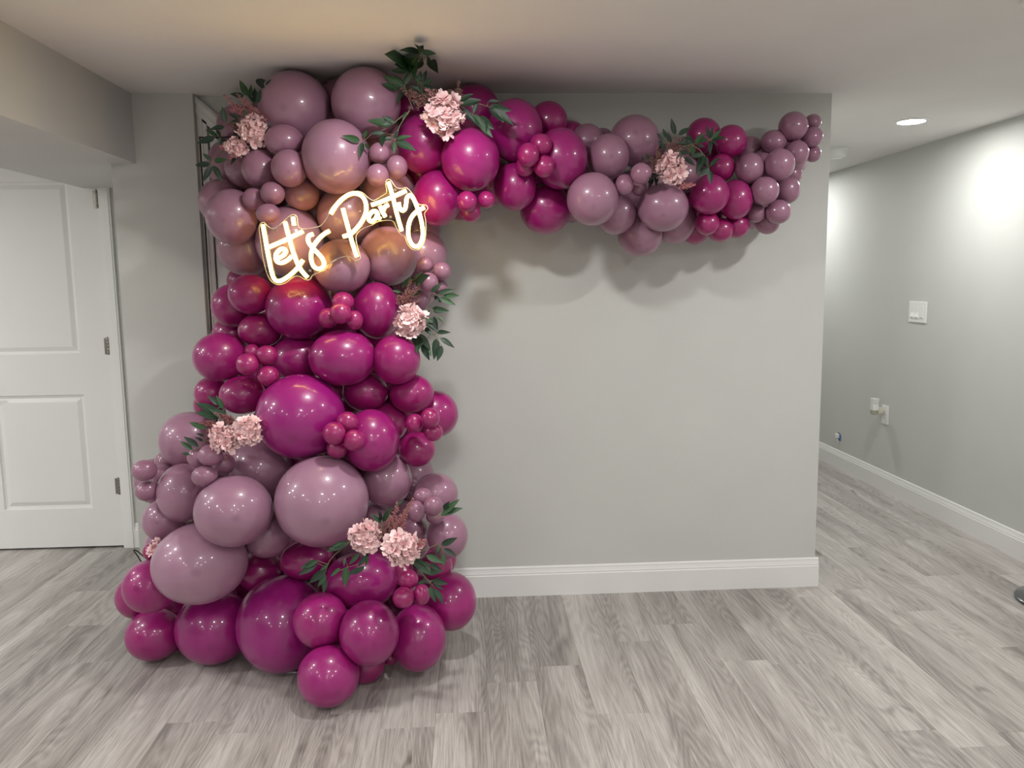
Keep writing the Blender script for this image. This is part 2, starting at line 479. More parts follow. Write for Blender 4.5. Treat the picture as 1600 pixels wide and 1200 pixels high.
# closet under the stairs: recessed white door with a sloping head
door2 = tag(empty('door_2', (XL2, RY, 0)), kind='structure')
def slz(x): return 2.298+slope*(x-XL2)
dl = MB()
xa, xb = XL2+0.045, RX1-0.02
dl.prism([(xa-XL2, 0.01), (xb-XL2, 0.01), (xb-XL2, slz(xb)-0.11), (xa-XL2, slz(xa)-0.11)], 1, -0.012, 0.019)
dl.build('door_leaf', M_DOOR, door2, 0.003)
pn = MB()
xa2, xb2 = xa+0.10, xb-0.10
for (za, top) in ((0.18, False), (1.0, True)):
    if top: pn.prism([(xa2-XL2, 0.95), (xb2-XL2, 0.95), (xb2-XL2, slz(xb2)-0.23), (xa2-XL2, slz(xa2)-0.23)], 1, -0.018, -0.0121)
    else: pn.prism([(xa2-XL2, 0.20), (xb2-XL2, 0.20), (xb2-XL2, 0.82), (xa2-XL2, 0.82)], 1, -0.018, -0.0121)
    pn.build('panel', M_DOOR, door2, 0.004); pn = MB()
tr = MB()
tr.prism([(XL2, slz(XL2)), (RX1, slz(RX1)), (RX1, slz(RX1)-0.085), (XL2, slz(XL2)-0.085)], 1, RY-0.022, RY)
tr.prism([(XL2, slz(XL2)-0.012), (RX1, slz(RX1)-0.012), (RX1, slz(RX1)-0.03), (XL2, slz(XL2)-0.03)], 1, RY-0.030, RY-0.022)
tr.prism([(XL2, slz(XL2)-0.05), (RX1, slz(RX1)-0.05), (RX1, slz(RX1)-0.075), (XL2, slz(XL2)-0.075)], 1, RY-0.026, RY-0.022)
tr.box((XL2, RY-0.022, 0), (XL2+0.04, RY, slz(XL2)-0.085))
tr.box((XL2+0.008, RY-0.028, 0), (XL2+0.022, RY-0.022, slz(XL2)-0.085))
tag(tr.build('trim_2', M_TRIM), kind='structure')

# ------------------------------------------------------------------ ceiling lamps
LAMP_LABELS = ['recessed ceiling lamp above and in front of the balloon column', 'recessed ceiling lamp in front of the right wall end',
    'recessed ceiling lamp above the camera', 'recessed ceiling lamp right of the camera', 'recessed ceiling lamp left of the soffit, by the white door',
    'recessed ceiling lamp furthest left', 'recessed ceiling lamp left of the soffit, behind the camera',
    'round recessed ceiling lamp glowing white above the corridor at the right', 'recessed ceiling lamp deep in the corridor behind the grey wall',
    'recessed ceiling lamp in the second row behind the camera, left', 'recessed ceiling lamp in the second row behind the camera, middle',
    'recessed ceiling lamp in the second row behind the camera, right', 'recessed ceiling lamp in the rearmost row, left',
    'recessed ceiling lamp in the rearmost row, middle', 'recessed ceiling lamp in the rearmost row, right',
    'added unseen fill lamp by the far left wall, front', 'added unseen fill lamp by the far left wall, rear', 'added unseen fill lamp left of the white door']
for (x, y), lb in zip(LAMP_SPOTS, LAMP_LABELS):
    e = tag(empty('ceiling_lamp', (x, y, H)), lb, 'lamp', 'recessed ceiling lamps')
    MB().lathe([(0.066, 0), (0.085, 0), (0.085, -0.003), (0.078, -0.008), (0.068, -0.009), (0.066, -0.006)], (0, 0, 0), 40).build('trim_ring', M_PLATE, e, 0, True)
    m = bpy.data.meshes.new('lens'); n = 32
    vs = [(0.066*math.cos(6.28318*k/n), 0.066*math.sin(6.28318*k/n), -0.0065) for k in range(n)]
    m.from_pydata(vs, [], [tuple(range(n-1, -1, -1))])
    link('lens', m, M_LENS_DIM if y > 4 else M_LENS, e)

# smoke alarm on the corridor ceiling
e = tag(empty('smoke_alarm', (2.372, 5.15, H)), 'round white smoke alarm on the corridor ceiling, half hidden by the wall edge', 'smoke alarm')
MB().lathe([(0.070, 0), (0.072, -0.004), (0.072, -0.012), (0.066, -0.014)], (0, 0, 0), 40).build('base_plate', M_PLATE, e, 0, True)
MB().lathe([(0.062, -0.013), (0.064, -0.036), (0.060, -0.050), (0.040, -0.060), (0.012, -0.063)], (0, 0, 0), 40).build('cover', M_PLATE, e, 0, True)
MB().lathe([(0.012, -0.058), (0.012, -0.066), (0.009, -0.067)], (0.02, -0.015, 0), 20).build('test_button', M_PLATE, e, 0, True)

# ------------------------------------------------------------------ right wall fittings
sx, sy0, sy1, sz0, sz1 = XR, 4.868, 5.068, 1.188, 1.322
e = tag(empty('light_switch', (XR, (sy0+sy1)/2, (sz0+sz1)/2)), 'white three-gang light switch plate on the right wall', 'light switch')
hw, hh = (sy1-sy0)/2, (sz1-sz0)/2
MB().box((-0.0065, -hw, -hh), (0, hw, hh)).build('cover_plate', M_PLATE, e, 0.003)
for k, yy in enumerate((0.055, 0.006)):
    sf = MB().box((-0.0072, yy-0.019, -0.040), (-0.0060, yy+0.019, 0.036)).build('switch_frame', M_PLATE, e, 0.0005)
    p = MB(); p.prism([(-0.0072, 0.030), (-0.0074, -0.004), (-0.0145, -0.032), (-0.0072, -0.035)], 1, yy-0.016, yy+0.016)
    p.build('rocker', M_PLATE, sf, 0.0008)
dp = MB().box((-0.0078, -0.068, -0.040), (-0.0060, -0.030, 0.040)).build('dimmer_panel', M_PLATE, e, 0.0006)
MB().box((-0.0105, -0.062, -0.036), (-0.0078, -0.036, -0.030)).build('dimmer_slider', M_CREAM, dp, 0.0006)

e = tag(empty('wall_outlet', (XR, 5.305, 0.535)), 'white outlet plate low on the right wall', 'outlet')
MB().box((-0.006, -0.042, -0.065), (0, 0.042, 0.065)).build('cover_plate', M_PLATE, e, 0.0025)
for zz in (0.021, -0.021):
    rc = MB().box((-0.008, -0.018, zz-0.015), (-0.006, 0.018, zz+0.015)).build('receptacle', M_PLATE, e, 0.004)
    for yy in (-0.0065, 0.0065): MB().box((-0.0083, yy-0.001, zz-0.004), (-0.0079, yy+0.001, zz+0.005)).build('slot', M_DARK, rc)
e = tag(empty('plug_in_freshener', (XR-0.008, 5.33, 0.57)), 'plug-in air freshener with a fan-shaped white hood in the wall outlet', 'air freshener')
MB().box((-0.045, -0.028, -0.030), (0, 0.030, 0.012)).build('plug_body', M_CREAM, e, 0.008, True)
p = MB(); p.prism([(-0.022, -0.012), (0.022, -0.012), (0.017, 0.030), (0.026, 0.072), (-0.026, 0.072), (-0.017, 0.030)], 0, -0.082, -0.040)
o = p.build('hood', M_NIGHT, e, 0.003); o.location = (0, 0.0, 0.006)
MB().box((-0.074, -0.015, 0.060), (-0.048, 0.015, 0.0800)).build('vent', M_CREAM, e, 0.002)
MB().lathe([(0.010, -0.038), (0.021, -0.034), (0.024, -0.018), (0.021, -0.005), (0.014, -0.002)], (-0.062, 0, 0), 24).build('oil_bottle', M_AMBER, e, 0, True)

e = tag(empty('cable_box', (XR, 5.985, 0.25)), 'small open blue cable box with a white cable end low on the right wall', 'cable box')
MB().lathe([(0.030, -0.0015), (0.030, 0.0)], (0, 0, 0), 28, 'x').build('opening', M_DARK, e)  # solid disc, the shade of the hole is put into its colour
MB().box((-0.006, -0.040, -0.030), (-0.0015, -0.020, 0.022)).build('box_rim', M_BLUE, e, 0.0015)
MB().box((-0.022, -0.014, -0.012), (-0.0015, 0.020, 0.022)).build('cable_jack', M_PLATE, e, 0.003)
MB().tube([(-0.004, 0.0, -0.02), (-0.012, -0.006, -0.034), (-0.006, -0.012, -0.044)], 0.0035, 8).build('cable_end', M_PLATE, e, 0, True)

# bar stool whose round foot shows at the right edge
e = tag(empty('bar_stool', (2.668, 3.33, 0)), 'dark round pedestal base of a bar stool at the right edge of the picture', 'bar stool')
MB().lathe([(0.184, 0), (0.19, 0.003), (0.19, 0.013), (0.182, 0.019), (0.10, 0.026), (0.045, 0.036), (0.036, 0.05)], (0, 0, 0), 56).build('base', M_STOOL, e, 0, True)
MB().lathe([(0.028, 0.045), (0.028, 0.42), (0.022, 0.425), (0.022, 0.655)], (0, 0, 0), 28).build('pole', M_STOOL, e, 0, True)
ring = [(0.14*math.cos(a*math.pi/12)*0.95, 0.14*math.sin(a*math.pi/12), 0.27) for a in range(25)]
MB().tube(ring, 0.010, 10, False).tube([(0, 0.02, 0.27), (0, 0.14, 0.27)], 0.009, 8).build('footrest', M_STOOL, e, 0, True)
MB().lathe([(0.10, 0.65), (0.155, 0.655), (0.165, 0.68), (0.165, 0.715), (0.15, 0.735), (0.08, 0.742)], (0, 0, 0), 48).build('seat', M_SEAT, e, 0, True)

# ------------------------------------------------------------------ measured data
BALLOONS = [  # colour, centre, half width, half height, nub direction, shade, label
    ('L',(-0.660,3.249,2.160),0.1390,0.1365,(-0.083,-0.977,-0.195),(0.353,0.181,0.267),'large dusty lilac balloon at the top left, right of the pink plumes'),
    ('L',(-0.377,3.192,2.164),0.1322,0.1322,(0.356,-0.917,-0.180),(0.338,0.173,0.256),'large dusty lilac balloon at the top, left of the tallest green sprig'),
    ('L',(-0.494,3.350,2.220),0.0769,0.0769,(0.291,-0.949,-0.122),(0.301,0.142,0.216),'dusty lilac balloon peeping out behind the two large ones under the ceiling'),
    ('L',(-0.482,3.084,1.948),0.1262,0.1357,(-0.001,-0.898,-0.440),(0.330,0.169,0.250),'large dusty lilac balloon just above the neon word Party'),
    ('L',(-0.680,3.132,2.015),0.0721,0.0601,(0.150,-0.932,-0.330),(0.304,0.142,0.217),'medium lilac balloon tucked under the large top left balloon, right of pink hydrangea'),
    ('L',(-0.655,3.081,1.907),0.0665,0.0689,(0.158,-0.945,-0.288),(0.305,0.143,0.218),'medium lilac balloon catching the neon glow, left of the large one above Party'),
    ('L',(-0.784,3.168,1.917),0.0683,0.0731,(0.215,-0.817,-0.535),(0.309,0.145,0.221),'medium lilac balloon directly below the topmost left hydrangea'),
    ('L',(-0.871,3.288,1.939),0.0783,0.0783,(0.046,-0.914,-0.404),(0.314,0.149,0.226),'shaded lilac balloon left of the medium one below the top left hydrangea'),
    ('L',(-0.634,3.189,1.825),0.0667,0.0642,(0.234,-0.884,-0.405),(0.304,0.141,0.216),"medium lilac balloon lit from below, above the letter t of the neon Let's"),
    ('L',(-0.719,3.074,1.816),0.0451,0.0428,(0.014,-0.971,-0.240),(0.288,0.131,0.202),"small lilac balloon, rightmost of the trio left above the neon Let's"),
    ('L',(-0.800,3.114,1.800),0.0409,0.0409,(0.272,-0.822,-0.500),(0.301,0.136,0.211),"small lilac balloon, leftmost of the trio left above the neon Let's"),
    ('L',(-0.728,3.031,1.738),0.0446,0.0376,(0.103,-0.951,-0.291),(0.280,0.127,0.197),'small glowing lilac balloon touching the top of the neon letter L'),
    ('L',(-0.901,3.182,1.740),0.1009,0.1058,(-0.041,-0.978,-0.203),(0.318,0.157,0.234),'large lilac balloon beside the stair closet, left of the neon letter L'),
    ('L',(-0.988,3.358,1.813),0.0932,0.0932,(0.076,-0.940,-0.332),(0.313,0.151,0.228),'lilac balloon half hidden behind the large one left of the neon letter L'),
    ('L',(-0.900,3.352,1.628),0.1174,0.1122,(0.290,-0.957,0.001),(0.339,0.168,0.251),'shadowed lilac balloon below the large one left of the neon sign'),
    ('L',(-0.971,3.479,1.976),0.1041,0.1095,(0.155,-0.923,-0.351),(0.326,0.159,0.239),'dim lilac balloon behind the left leaf sprig, next to the metal frame corner'),
    ('L',(-0.957,3.537,2.147),0.0864,0.0864,(0.122,-0.982,-0.145),(0.315,0.150,0.227),'dim lilac balloon behind the dusty pink plumes at the top left'),
    ('L',(-0.695,3.217,1.645),0.1304,0.1379,(0.251,-0.939,-0.233),(0.348,0.178,0.263),"large lilac balloon behind the neon word Let's"),
    ('L',(-0.476,3.226,1.745),0.1106,0.1131,(0.129,-0.984,-0.127),(0.320,0.159,0.237),'lilac balloon behind the neon letter P'),
    ('L',(-0.317,3.316,1.844),0.1110,0.1110,(-0.044,-0.989,-0.138),(0.327,0.162,0.242),'lilac balloon behind the neon letters r and t of Party'),
    ('L',(-0.472,3.056,1.545),0.1056,0.1008,(0.021,-0.992,-0.127),(0.320,0.158,0.237),'lilac balloon below the neon letter P, above the magenta cluster of four'),
    ('L',(-0.308,3.167,1.584),0.1146,0.1146,(-0.006,-0.920,-0.391),(0.332,0.166,0.247),'large lilac balloon hanging below the neon letters art'),
    ('L',(-0.183,3.324,1.591),0.0995,0.0995,(0.167,-0.931,-0.326),(0.337,0.164,0.246),'shadowed lilac balloon right of the neon letter y loop'),
    ('L',(-0.162,3.088,1.547),0.0317,0.0317,(0.089,-0.887,-0.452),(0.296,0.134,0.208),'small lilac balloon, left of the trio right of the column under the neon y'),
    ('L',(-0.099,3.079,1.522),0.0353,0.0365,(0.278,-0.877,-0.391),(0.294,0.133,0.206),'small lilac balloon, rightmost of the trio under the neon y'),
    ('L',(-0.149,3.037,1.481),0.0373,0.0373,(0.215,-0.938,-0.273),(0.295,0.133,0.207),'small lilac balloon, lowest and largest of the trio under the neon y'),
    ('L',(-0.108,3.103,1.461),0.0295,0.0295,(0.410,-0.858,-0.310),(0.284,0.129,0.199),'small lilac balloon hiding behind the trio under the neon y'),
    ('L',(-0.189,3.097,1.411),0.0418,0.0418,(0.424,-0.836,-0.348),(0.306,0.139,0.215),'small shaded lilac balloon behind the plume above the middle right hydrangea'),
    ('L',(-0.317,3.047,1.956),0.0389,0.0377,(0.096,-0.934,-0.343),(0.289,0.131,0.203),'small lilac balloon, topmost of the trio above the neon letter r'),
    ('L',(-0.322,3.006,1.870),0.0408,0.0420,(0.089,-0.909,-0.408),(0.302,0.137,0.212),'small lilac balloon, lowest of the trio above the neon letter r'),
    ('L',(-0.255,3.042,1.904),0.0401,0.0437,(0.228,-0.941,-0.251),(0.295,0.134,0.207),'small lilac balloon, rightmost of the trio above the neon letter t'),
    ('L',(-0.275,3.129,1.973),0.0218,0.0218,(-0.018,-0.952,-0.306),(0.302,0.137,0.212),'tiny lilac balloon peeking out behind the trio above the neon word Party'),
    ('M',(-0.166,3.223,2.016),0.1024,0.1148,(0.019,-0.976,-0.216),(0.302,0.010,0.145),'large magenta balloon left below the topmost hydrangea'),
    ('M',(0.017,3.136,1.944),0.1124,0.1185,(0.065,-0.952,-0.299),(0.314,0.010,0.155),'large magenta balloon right below the topmost hydrangea'),
    ('M',(0.199,3.281,2.077),0.1097,0.1225,(0.033,-0.994,-0.105),(0.290,0.009,0.142),'large magenta balloon under the leaf tips right of the topmost hydrangea'),
    ('M',(0.039,3.453,2.189),0.1068,0.1068,(-0.090,-0.995,-0.038),(0.314,0.010,0.147),'shaded magenta balloon behind the leaves right of the topmost hydrangea'),
    ('M',(-0.003,3.325,2.081),0.0774,0.0774,(-0.032,-0.996,0.086),(0.314,0.011,0.135),'magenta balloon hidden behind the topmost hydrangea'),
    ('M',(-0.230,3.459,2.193),0.0693,0.0693,(-0.021,-0.971,-0.237),(0.290,0.010,0.120),'dark magenta balloon behind the foot of the tallest green sprig'),
    ('M',(0.346,3.423,2.141),0.0799,0.0799,(-0.091,-0.992,0.090),(0.297,0.010,0.128),'dark magenta balloon at the top edge, behind the cluster of four on the arch'),
    ('M',(0.377,3.258,1.963),0.1072,0.1200,(-0.111,-0.945,-0.308),(0.290,0.009,0.141),'large magenta balloon right of the small cluster of four on the arch'),
    ('M',(0.236,3.102,1.955),0.0424,0.0448,(-0.023,-0.960,-0.280),(0.300,0.011,0.118),'small magenta balloon, left and foremost of the four clustered on the arch'),
    ('M',(0.288,3.147,2.000),0.0430,0.0418,(-0.187,-0.941,-0.281),(0.303,0.011,0.119),'small magenta balloon, topmost of the four clustered on the arch'),
    ('M',(0.299,3.136,1.917),0.0405,0.0430,(-0.321,-0.904,-0.281),(0.300,0.011,0.118),'small magenta balloon, right lower one of the four clustered on the arch'),
    ('M',(0.228,3.170,1.922),0.0372,0.0385,(0.037,-0.793,-0.608),(0.304,0.011,0.120),'small magenta balloon, lowest left of the four clustered on the arch'),
    ('M',(0.196,3.283,1.858),0.0850,0.0953,(-0.146,-0.860,-0.489),(0.300,0.010,0.135),'medium magenta balloon below the cluster of four on the arch'),
    ('M',(0.327,3.386,1.780),0.1068,0.1068,(-0.198,-0.911,-0.363),(0.296,0.010,0.138),'large magenta balloon at the underside of the arch beside the lilac section'),
    ('M',(-0.115,3.204,1.806),0.0952,0.1077,(0.054,-0.820,-0.570),(0.295,0.009,0.138),'large magenta balloon glowing orange, right of the neon letter y'),
    ('M',(0.001,3.063,1.780),0.0384,0.0396,(0.119,-0.946,-0.302),(0.312,0.011,0.123),'small magenta balloon, left and foremost of the trio under the arch'),
    ('M',(0.075,3.119,1.792),0.0330,0.0330,(-0.090,-0.890,-0.447),(0.326,0.012,0.128),'small magenta balloon, rightmost of the trio under the arch'),
    ('M',(0.015,3.125,1.745),0.0380,0.0368,(0.030,-0.906,-0.422),(0.322,0.011,0.127),'small magenta balloon, lowest of the trio under the arch'),
    ('L',(0.511,3.445,2.062),0.0728,0.0728,(-0.070,-0.977,-0.201),(0.308,0.144,0.220),'lilac balloon behind, where the arch turns from magenta to lilac'),
    ('L',(0.578,3.303,1.977),0.0831,0.0909,(-0.034,-0.993,-0.117),(0.325,0.155,0.235),'medium lilac balloon first after the magenta part of the arch'),
    ('L',(0.704,3.405,2.057),0.1056,0.1043,(-0.144,-0.977,0.160),(0.342,0.167,0.251),'large lilac balloon at the top of the arch, left of the right hydrangea'),
    ('L',(0.497,3.201,1.799),0.1025,0.1037,(-0.096,-0.933,-0.346),(0.326,0.160,0.240),'large lilac balloon at the lower arch beside the last large magenta balloon'),
    ('L',(0.612,3.325,1.754),0.0844,0.0870,(-0.203,-0.889,-0.410),(0.315,0.150,0.228),'lilac balloon squeezed between two large ones at the lower edge of the arch'),
    ('L',(0.678,3.147,1.890),0.0410,0.0410,(0.091,-0.993,-0.073),(0.310,0.140,0.217),'small lilac balloon left of the right hydrangea, foremost of its trio'),
    ('L',(0.619,3.174,1.852),0.0364,0.0401,(-0.153,-0.802,-0.578),(0.299,0.135,0.210),'small lilac balloon, left of the trio beside the right hydrangea'),
    ('L',(0.699,3.276,1.851),0.0337,0.0337,(-0.095,-0.941,-0.324),(0.308,0.139,0.216),'small dim lilac balloon, lowest of the trio beside the right hydrangea'),
    ('L',(0.794,3.264,1.771),0.1025,0.0973,(-0.191,-0.900,-0.391),(0.319,0.155,0.234),'large lilac balloon directly below the right hydrangea'),
    ('L',(0.730,3.399,1.669),0.0935,0.0921,(-0.188,-0.830,-0.525),(0.312,0.150,0.226),'lilac balloon hanging lowest under the arch'),
    ('L',(0.886,3.431,1.724),0.0876,0.0930,(-0.253,-0.850,-0.462),(0.323,0.154,0.234),'lilac balloon behind the large one below the right hydrangea'),
    ('L',(0.915,3.427,1.920),0.0760,0.0814,(-0.189,-0.946,-0.264),(0.317,0.149,0.227),'grey lilac balloon just right of the right hydrangea'),
    ('M',(1.015,3.468,2.088),0.0738,0.0738,(-0.232,-0.949,-0.212),(0.307,0.011,0.129),'dark magenta balloon behind leaves at the top of the arch, right part'),
    ('M',(1.112,3.400,2.052),0.0672,0.0685,(-0.444,-0.888,-0.119),(0.309,0.011,0.128),'magenta balloon at the top right of the right leaf sprig'),
    ('M',(1.069,3.562,2.028),0.0620,0.0620,(-0.318,-0.948,0.004),(0.320,0.011,0.128),'deep magenta balloon hidden behind the right leaf sprig'),
    ('M',(1.074,3.392,1.944),0.0538,0.0592,(-0.219,-0.960,-0.174),(0.313,0.011,0.124),'medium magenta balloon at the right tip of the right leaf sprig'),
    ('M',(0.988,3.276,1.822),0.0795,0.0808,(-0.363,-0.902,-0.235),(0.297,0.010,0.129),'large magenta balloon, left of the two below the right leaf sprig'),
    ('M',(1.118,3.343,1.807),0.0720,0.0813,(-0.431,-0.799,-0.419),(0.312,0.011,0.133),'large magenta balloon, right of the two below the right leaf sprig'),
    ('M',(0.994,3.321,1.709),0.0504,0.0478,(-0.393,-0.817,-0.422),(0.308,0.011,0.121),'small magenta balloon at the arch underside, left of two lit ones'),
    ('M',(1.067,3.379,1.686),0.0555,0.0514,(-0.288,-0.829,-0.480),(0.306,0.011,0.121),'small magenta balloon at the arch underside, lowest of its group'),
    ('M',(1.154,3.427,1.707),0.0549,0.0549,(-0.325,-0.783,-0.530),(0.309,0.011,0.122),'shaded magenta balloon at the arch underside, touching the lilac tip'),
    ('M',(0.999,3.515,1.698),0.0618,0.0646,(-0.147,-0.929,-0.338),(0.305,0.011,0.123),'shaded magenta balloon at the arch underside, next to the lilac part'),
    ('L',(1.179,3.355,1.936),0.0600,0.0640,(-0.315,-0.886,-0.339),(0.310,0.143,0.219),'lilac balloon, left of the two biggest in the arch tip'),
    ('L',(1.293,3.321,1.946),0.0621,0.0648,(-0.214,-0.927,-0.309),(0.305,0.141,0.216),'lilac balloon in the middle of the arch tip, right of its neighbour of equal size'),
    ('L',(1.312,3.443,2.056),0.0559,0.0519,(-0.125,-0.950,-0.285),(0.308,0.139,0.216),'lilac balloon left below the topmost balloon of the arch tip'),
    ('L',(1.385,3.419,2.116),0.0609,0.0609,(-0.350,-0.934,-0.075),(0.295,0.135,0.208),'topmost lilac balloon of the arch tip'),
    ('L',(1.397,3.402,2.004),0.0501,0.0541,(-0.193,-0.976,-0.096),(0.296,0.134,0.208),'lilac balloon in the arch tip directly below the topmost one'),
    ('L',(1.496,3.481,2.145),0.0359,0.0345,(0.084,-0.991,-0.106),(0.288,0.130,0.202),'small lilac balloon at the upper right end of the arch tip'),
    ('L',(1.479,3.443,2.077),0.0451,0.0424,(-0.141,-0.970,-0.197),(0.292,0.132,0.205),'small lilac balloon, middle of the three at the far right end of the arch'),
    ('L',(1.498,3.474,2.012),0.0346,0.0360,(-0.165,-0.846,-0.507),(0.286,0.130,0.201),'small lilac balloon, lowest of the three at the far right end of the arch'),
    ('L',(1.230,3.311,1.839),0.0582,0.0582,(0.020,-0.922,-0.387),(0.305,0.139,0.215),'lilac balloon in the lower arch tip beside the last magenta balloon'),
    ('L',(1.364,3.410,1.852),0.0545,0.0586,(0.050,-0.887,-0.459),(0.288,0.131,0.202),'lilac balloon at the right edge of the lower arch tip'),
    ('L',(1.306,3.354,1.757),0.0524,0.0511,(-0.132,-0.847,-0.515),(0.292,0.132,0.205),'lilac balloon near the bottom of the arch tip'),
    ('L',(1.227,3.393,1.755),0.0394,0.0394,(-0.222,-0.891,-0.397),(0.286,0.130,0.201),'small lilac balloon at the bottom of the arch tip beside the magenta part'),
    ('L',(1.295,3.444,1.721),0.0525,0.0525,(-0.189,-0.780,-0.596),(0.309,0.140,0.217),'lilac balloon, lowest of the arch tip'),
    ('L',(1.412,3.485,1.928),0.0445,0.0445,(0.021,-0.953,-0.302),(0.286,0.129,0.200),'small lilac balloon peeping out at the right behind the arch tip'),
    ('L',(1.283,3.509,2.000),0.0446,0.0446,(-0.299,-0.885,-0.358),(0.294,0.133,0.206),"small dim lilac balloon at the back of the arch tip's upper left"),
    ('M',(-0.833,3.122,1.444),0.0832,0.0759,(-0.047,-0.989,-0.142),(0.303,0.010,0.133),'medium magenta balloon, upper one of three left below the neon letter L'),
    ('M',(-0.934,3.228,1.398),0.0810,0.0861,(-0.058,-0.985,-0.164),(0.300,0.010,0.132),'magenta balloon, leftmost of three beside the stair closet trim'),
    ('M',(-0.810,3.153,1.304),0.0846,0.0672,(0.090,-0.970,-0.226),(0.308,0.010,0.133),'dark magenta balloon, lowest of three left below the neon letter L'),
    ('M',(-0.647,3.098,1.390),0.1245,0.1196,(0.252,-0.919,-0.304),(0.291,0.009,0.147),"large magenta balloon directly below the neon word Let's"),
    ('M',(-0.354,3.098,1.377),0.0933,0.1080,(0.186,-0.960,-0.207),(0.278,0.009,0.131),'large magenta balloon left of the middle right hydrangea'),
    ('M',(-0.462,2.984,1.413),0.0412,0.0377,(-0.234,-0.955,-0.180),(0.322,0.011,0.127),'small magenta balloon, topmost of the four below the neon sign'),
    ('M',(-0.462,2.920,1.375),0.0393,0.0393,(0.215,-0.954,-0.208),(0.295,0.010,0.116),'small magenta balloon, foremost centre of the four below the neon sign'),
    ('M',(-0.516,2.972,1.355),0.0364,0.0376,(0.265,-0.955,-0.131),(0.311,0.011,0.122),'small magenta balloon, left of the four below the neon sign'),
    ('M',(-0.420,2.966,1.347),0.0317,0.0364,(0.172,-0.950,-0.261),(0.305,0.011,0.120),'small magenta balloon, right of the four below the neon sign'),
    ('M',(-0.471,2.981,1.207),0.1235,0.1045,(0.138,-0.988,0.071),(0.294,0.009,0.146),'large magenta balloon in mid column, below the small cluster of four'),
    ('M',(-0.275,2.998,1.195),0.0911,0.0935,(0.379,-0.925,-0.001),(0.308,0.010,0.142),'large magenta balloon below the middle right hydrangea'),
    ('M',(-0.670,3.151,1.192),0.1051,0.0926,(0.064,-0.988,0.140),(0.294,0.009,0.137),'magenta balloon behind, left of the wide one in mid column'),
    ('M',(-0.953,3.093,1.208),0.0989,0.0941,(0.017,-0.990,-0.140),(0.291,0.009,0.135),'large magenta balloon sticking out left over the grey wall'),
    ('M',(-0.806,2.936,1.194),0.0419,0.0407,(0.235,-0.925,-0.298),(0.325,0.012,0.128),'small magenta balloon, left of the trio at mid left of the column'),
    ('M',(-0.741,2.957,1.224),0.0398,0.0363,(0.254,-0.967,-0.028),(0.305,0.011,0.120),'small magenta balloon, topmost of the trio at mid left of the column'),
    ('M',(-0.735,2.938,1.150),0.0397,0.0374,(0.085,-0.991,-0.101),(0.317,0.011,0.125),'small magenta balloon, lowest of the trio at mid left of the column'),
    ('M',(-0.829,3.090,1.225),0.0318,0.0318,(0.210,-0.952,-0.221),(0.319,0.011,0.126),'tiny magenta balloon behind the trio at mid left of the column'),
    ('M',(-1.022,3.193,1.057),0.0685,0.0659,(0.319,-0.946,-0.050),(0.317,0.011,0.133),'dim magenta balloon at the left edge above the left hydrangeas'),
    ('M',(-0.865,3.058,1.065),0.0864,0.0730,(0.254,-0.947,-0.195),(0.300,0.010,0.132),'medium magenta balloon right above the left hydrangeas'),
    ('M',(-0.626,2.942,0.996),0.1616,0.1569,(0.014,-0.951,-0.310),(0.301,0.008,0.170),'giant magenta balloon in the middle of the column'),
    ('M',(-0.404,3.076,1.066),0.0888,0.0765,(0.247,-0.953,-0.172),(0.303,0.010,0.134),'medium magenta balloon right of the top of the giant magenta one'),
    ('M',(-0.226,3.060,1.057),0.0862,0.0751,(0.359,-0.932,0.045),(0.310,0.010,0.136),'medium magenta balloon at the right edge below the middle right hydrangea'),
    ('M',(-0.324,3.096,0.940),0.0775,0.0800,(0.024,-0.998,-0.056),(0.315,0.011,0.137),'magenta balloon behind the large one right of the giant magenta balloon'),
    ('M',(-0.369,2.923,0.905),0.1040,0.1158,(0.231,-0.967,0.108),(0.305,0.009,0.150),'large magenta balloon at lower right of the giant magenta one'),
    ('M',(-0.440,2.838,0.989),0.0388,0.0388,(0.200,-0.972,-0.123),(0.316,0.011,0.125),'small magenta balloon, topmost of the four beside the giant magenta balloon'),
    ('M',(-0.479,2.782,0.961),0.0403,0.0403,(0.192,-0.977,0.090),(0.299,0.011,0.118),'small magenta balloon, left of the four beside the giant magenta balloon'),
    ('M',(-0.413,2.793,0.932),0.0395,0.0383,(0.158,-0.986,0.048),(0.304,0.011,0.120),'small magenta balloon, right of the four beside the giant magenta balloon'),
    ('M',(-0.481,2.843,0.895),0.0379,0.0367,(0.051,-0.978,0.201),(0.299,0.011,0.118),'small magenta balloon, lowest of the four beside the giant magenta balloon'),
    ('M',(-0.144,3.160,0.959),0.0945,0.0945,(0.367,-0.927,-0.082),(0.318,0.010,0.145),'magenta balloon furthest right in mid column, casting a shadow on the wall'),
    ('M',(-0.207,2.911,0.968),0.0318,0.0353,(0.301,-0.952,0.062),(0.325,0.011,0.128),"small magenta balloon, left of the trio at the column's right edge"),
    ('M',(-0.148,2.873,0.992),0.0349,0.0372,(0.404,-0.911,0.087),(0.294,0.010,0.116),"small magenta balloon, topmost of the trio at the column's right edge"),
    ('M',(-0.139,2.904,0.934),0.0353,0.0341,(0.257,-0.949,0.182),(0.313,0.011,0.123),"small magenta balloon, lowest of the trio at the column's right edge"),
    ('M',(-0.207,3.015,0.848),0.0698,0.0673,(0.290,-0.957,0.028),(0.297,0.010,0.126),"medium magenta balloon below the trio at the column's right edge"),
    ('L',(-1.098,3.126,0.881),0.1149,0.1124,(0.180,-0.977,0.113),(0.339,0.169,0.252),'large lilac balloon behind the left hydrangeas and leaves'),
    ('L',(-0.806,3.033,0.786),0.1173,0.1124,(0.131,-0.988,0.087),(0.340,0.170,0.254),'large lilac balloon below the left hydrangeas, behind the small cluster'),
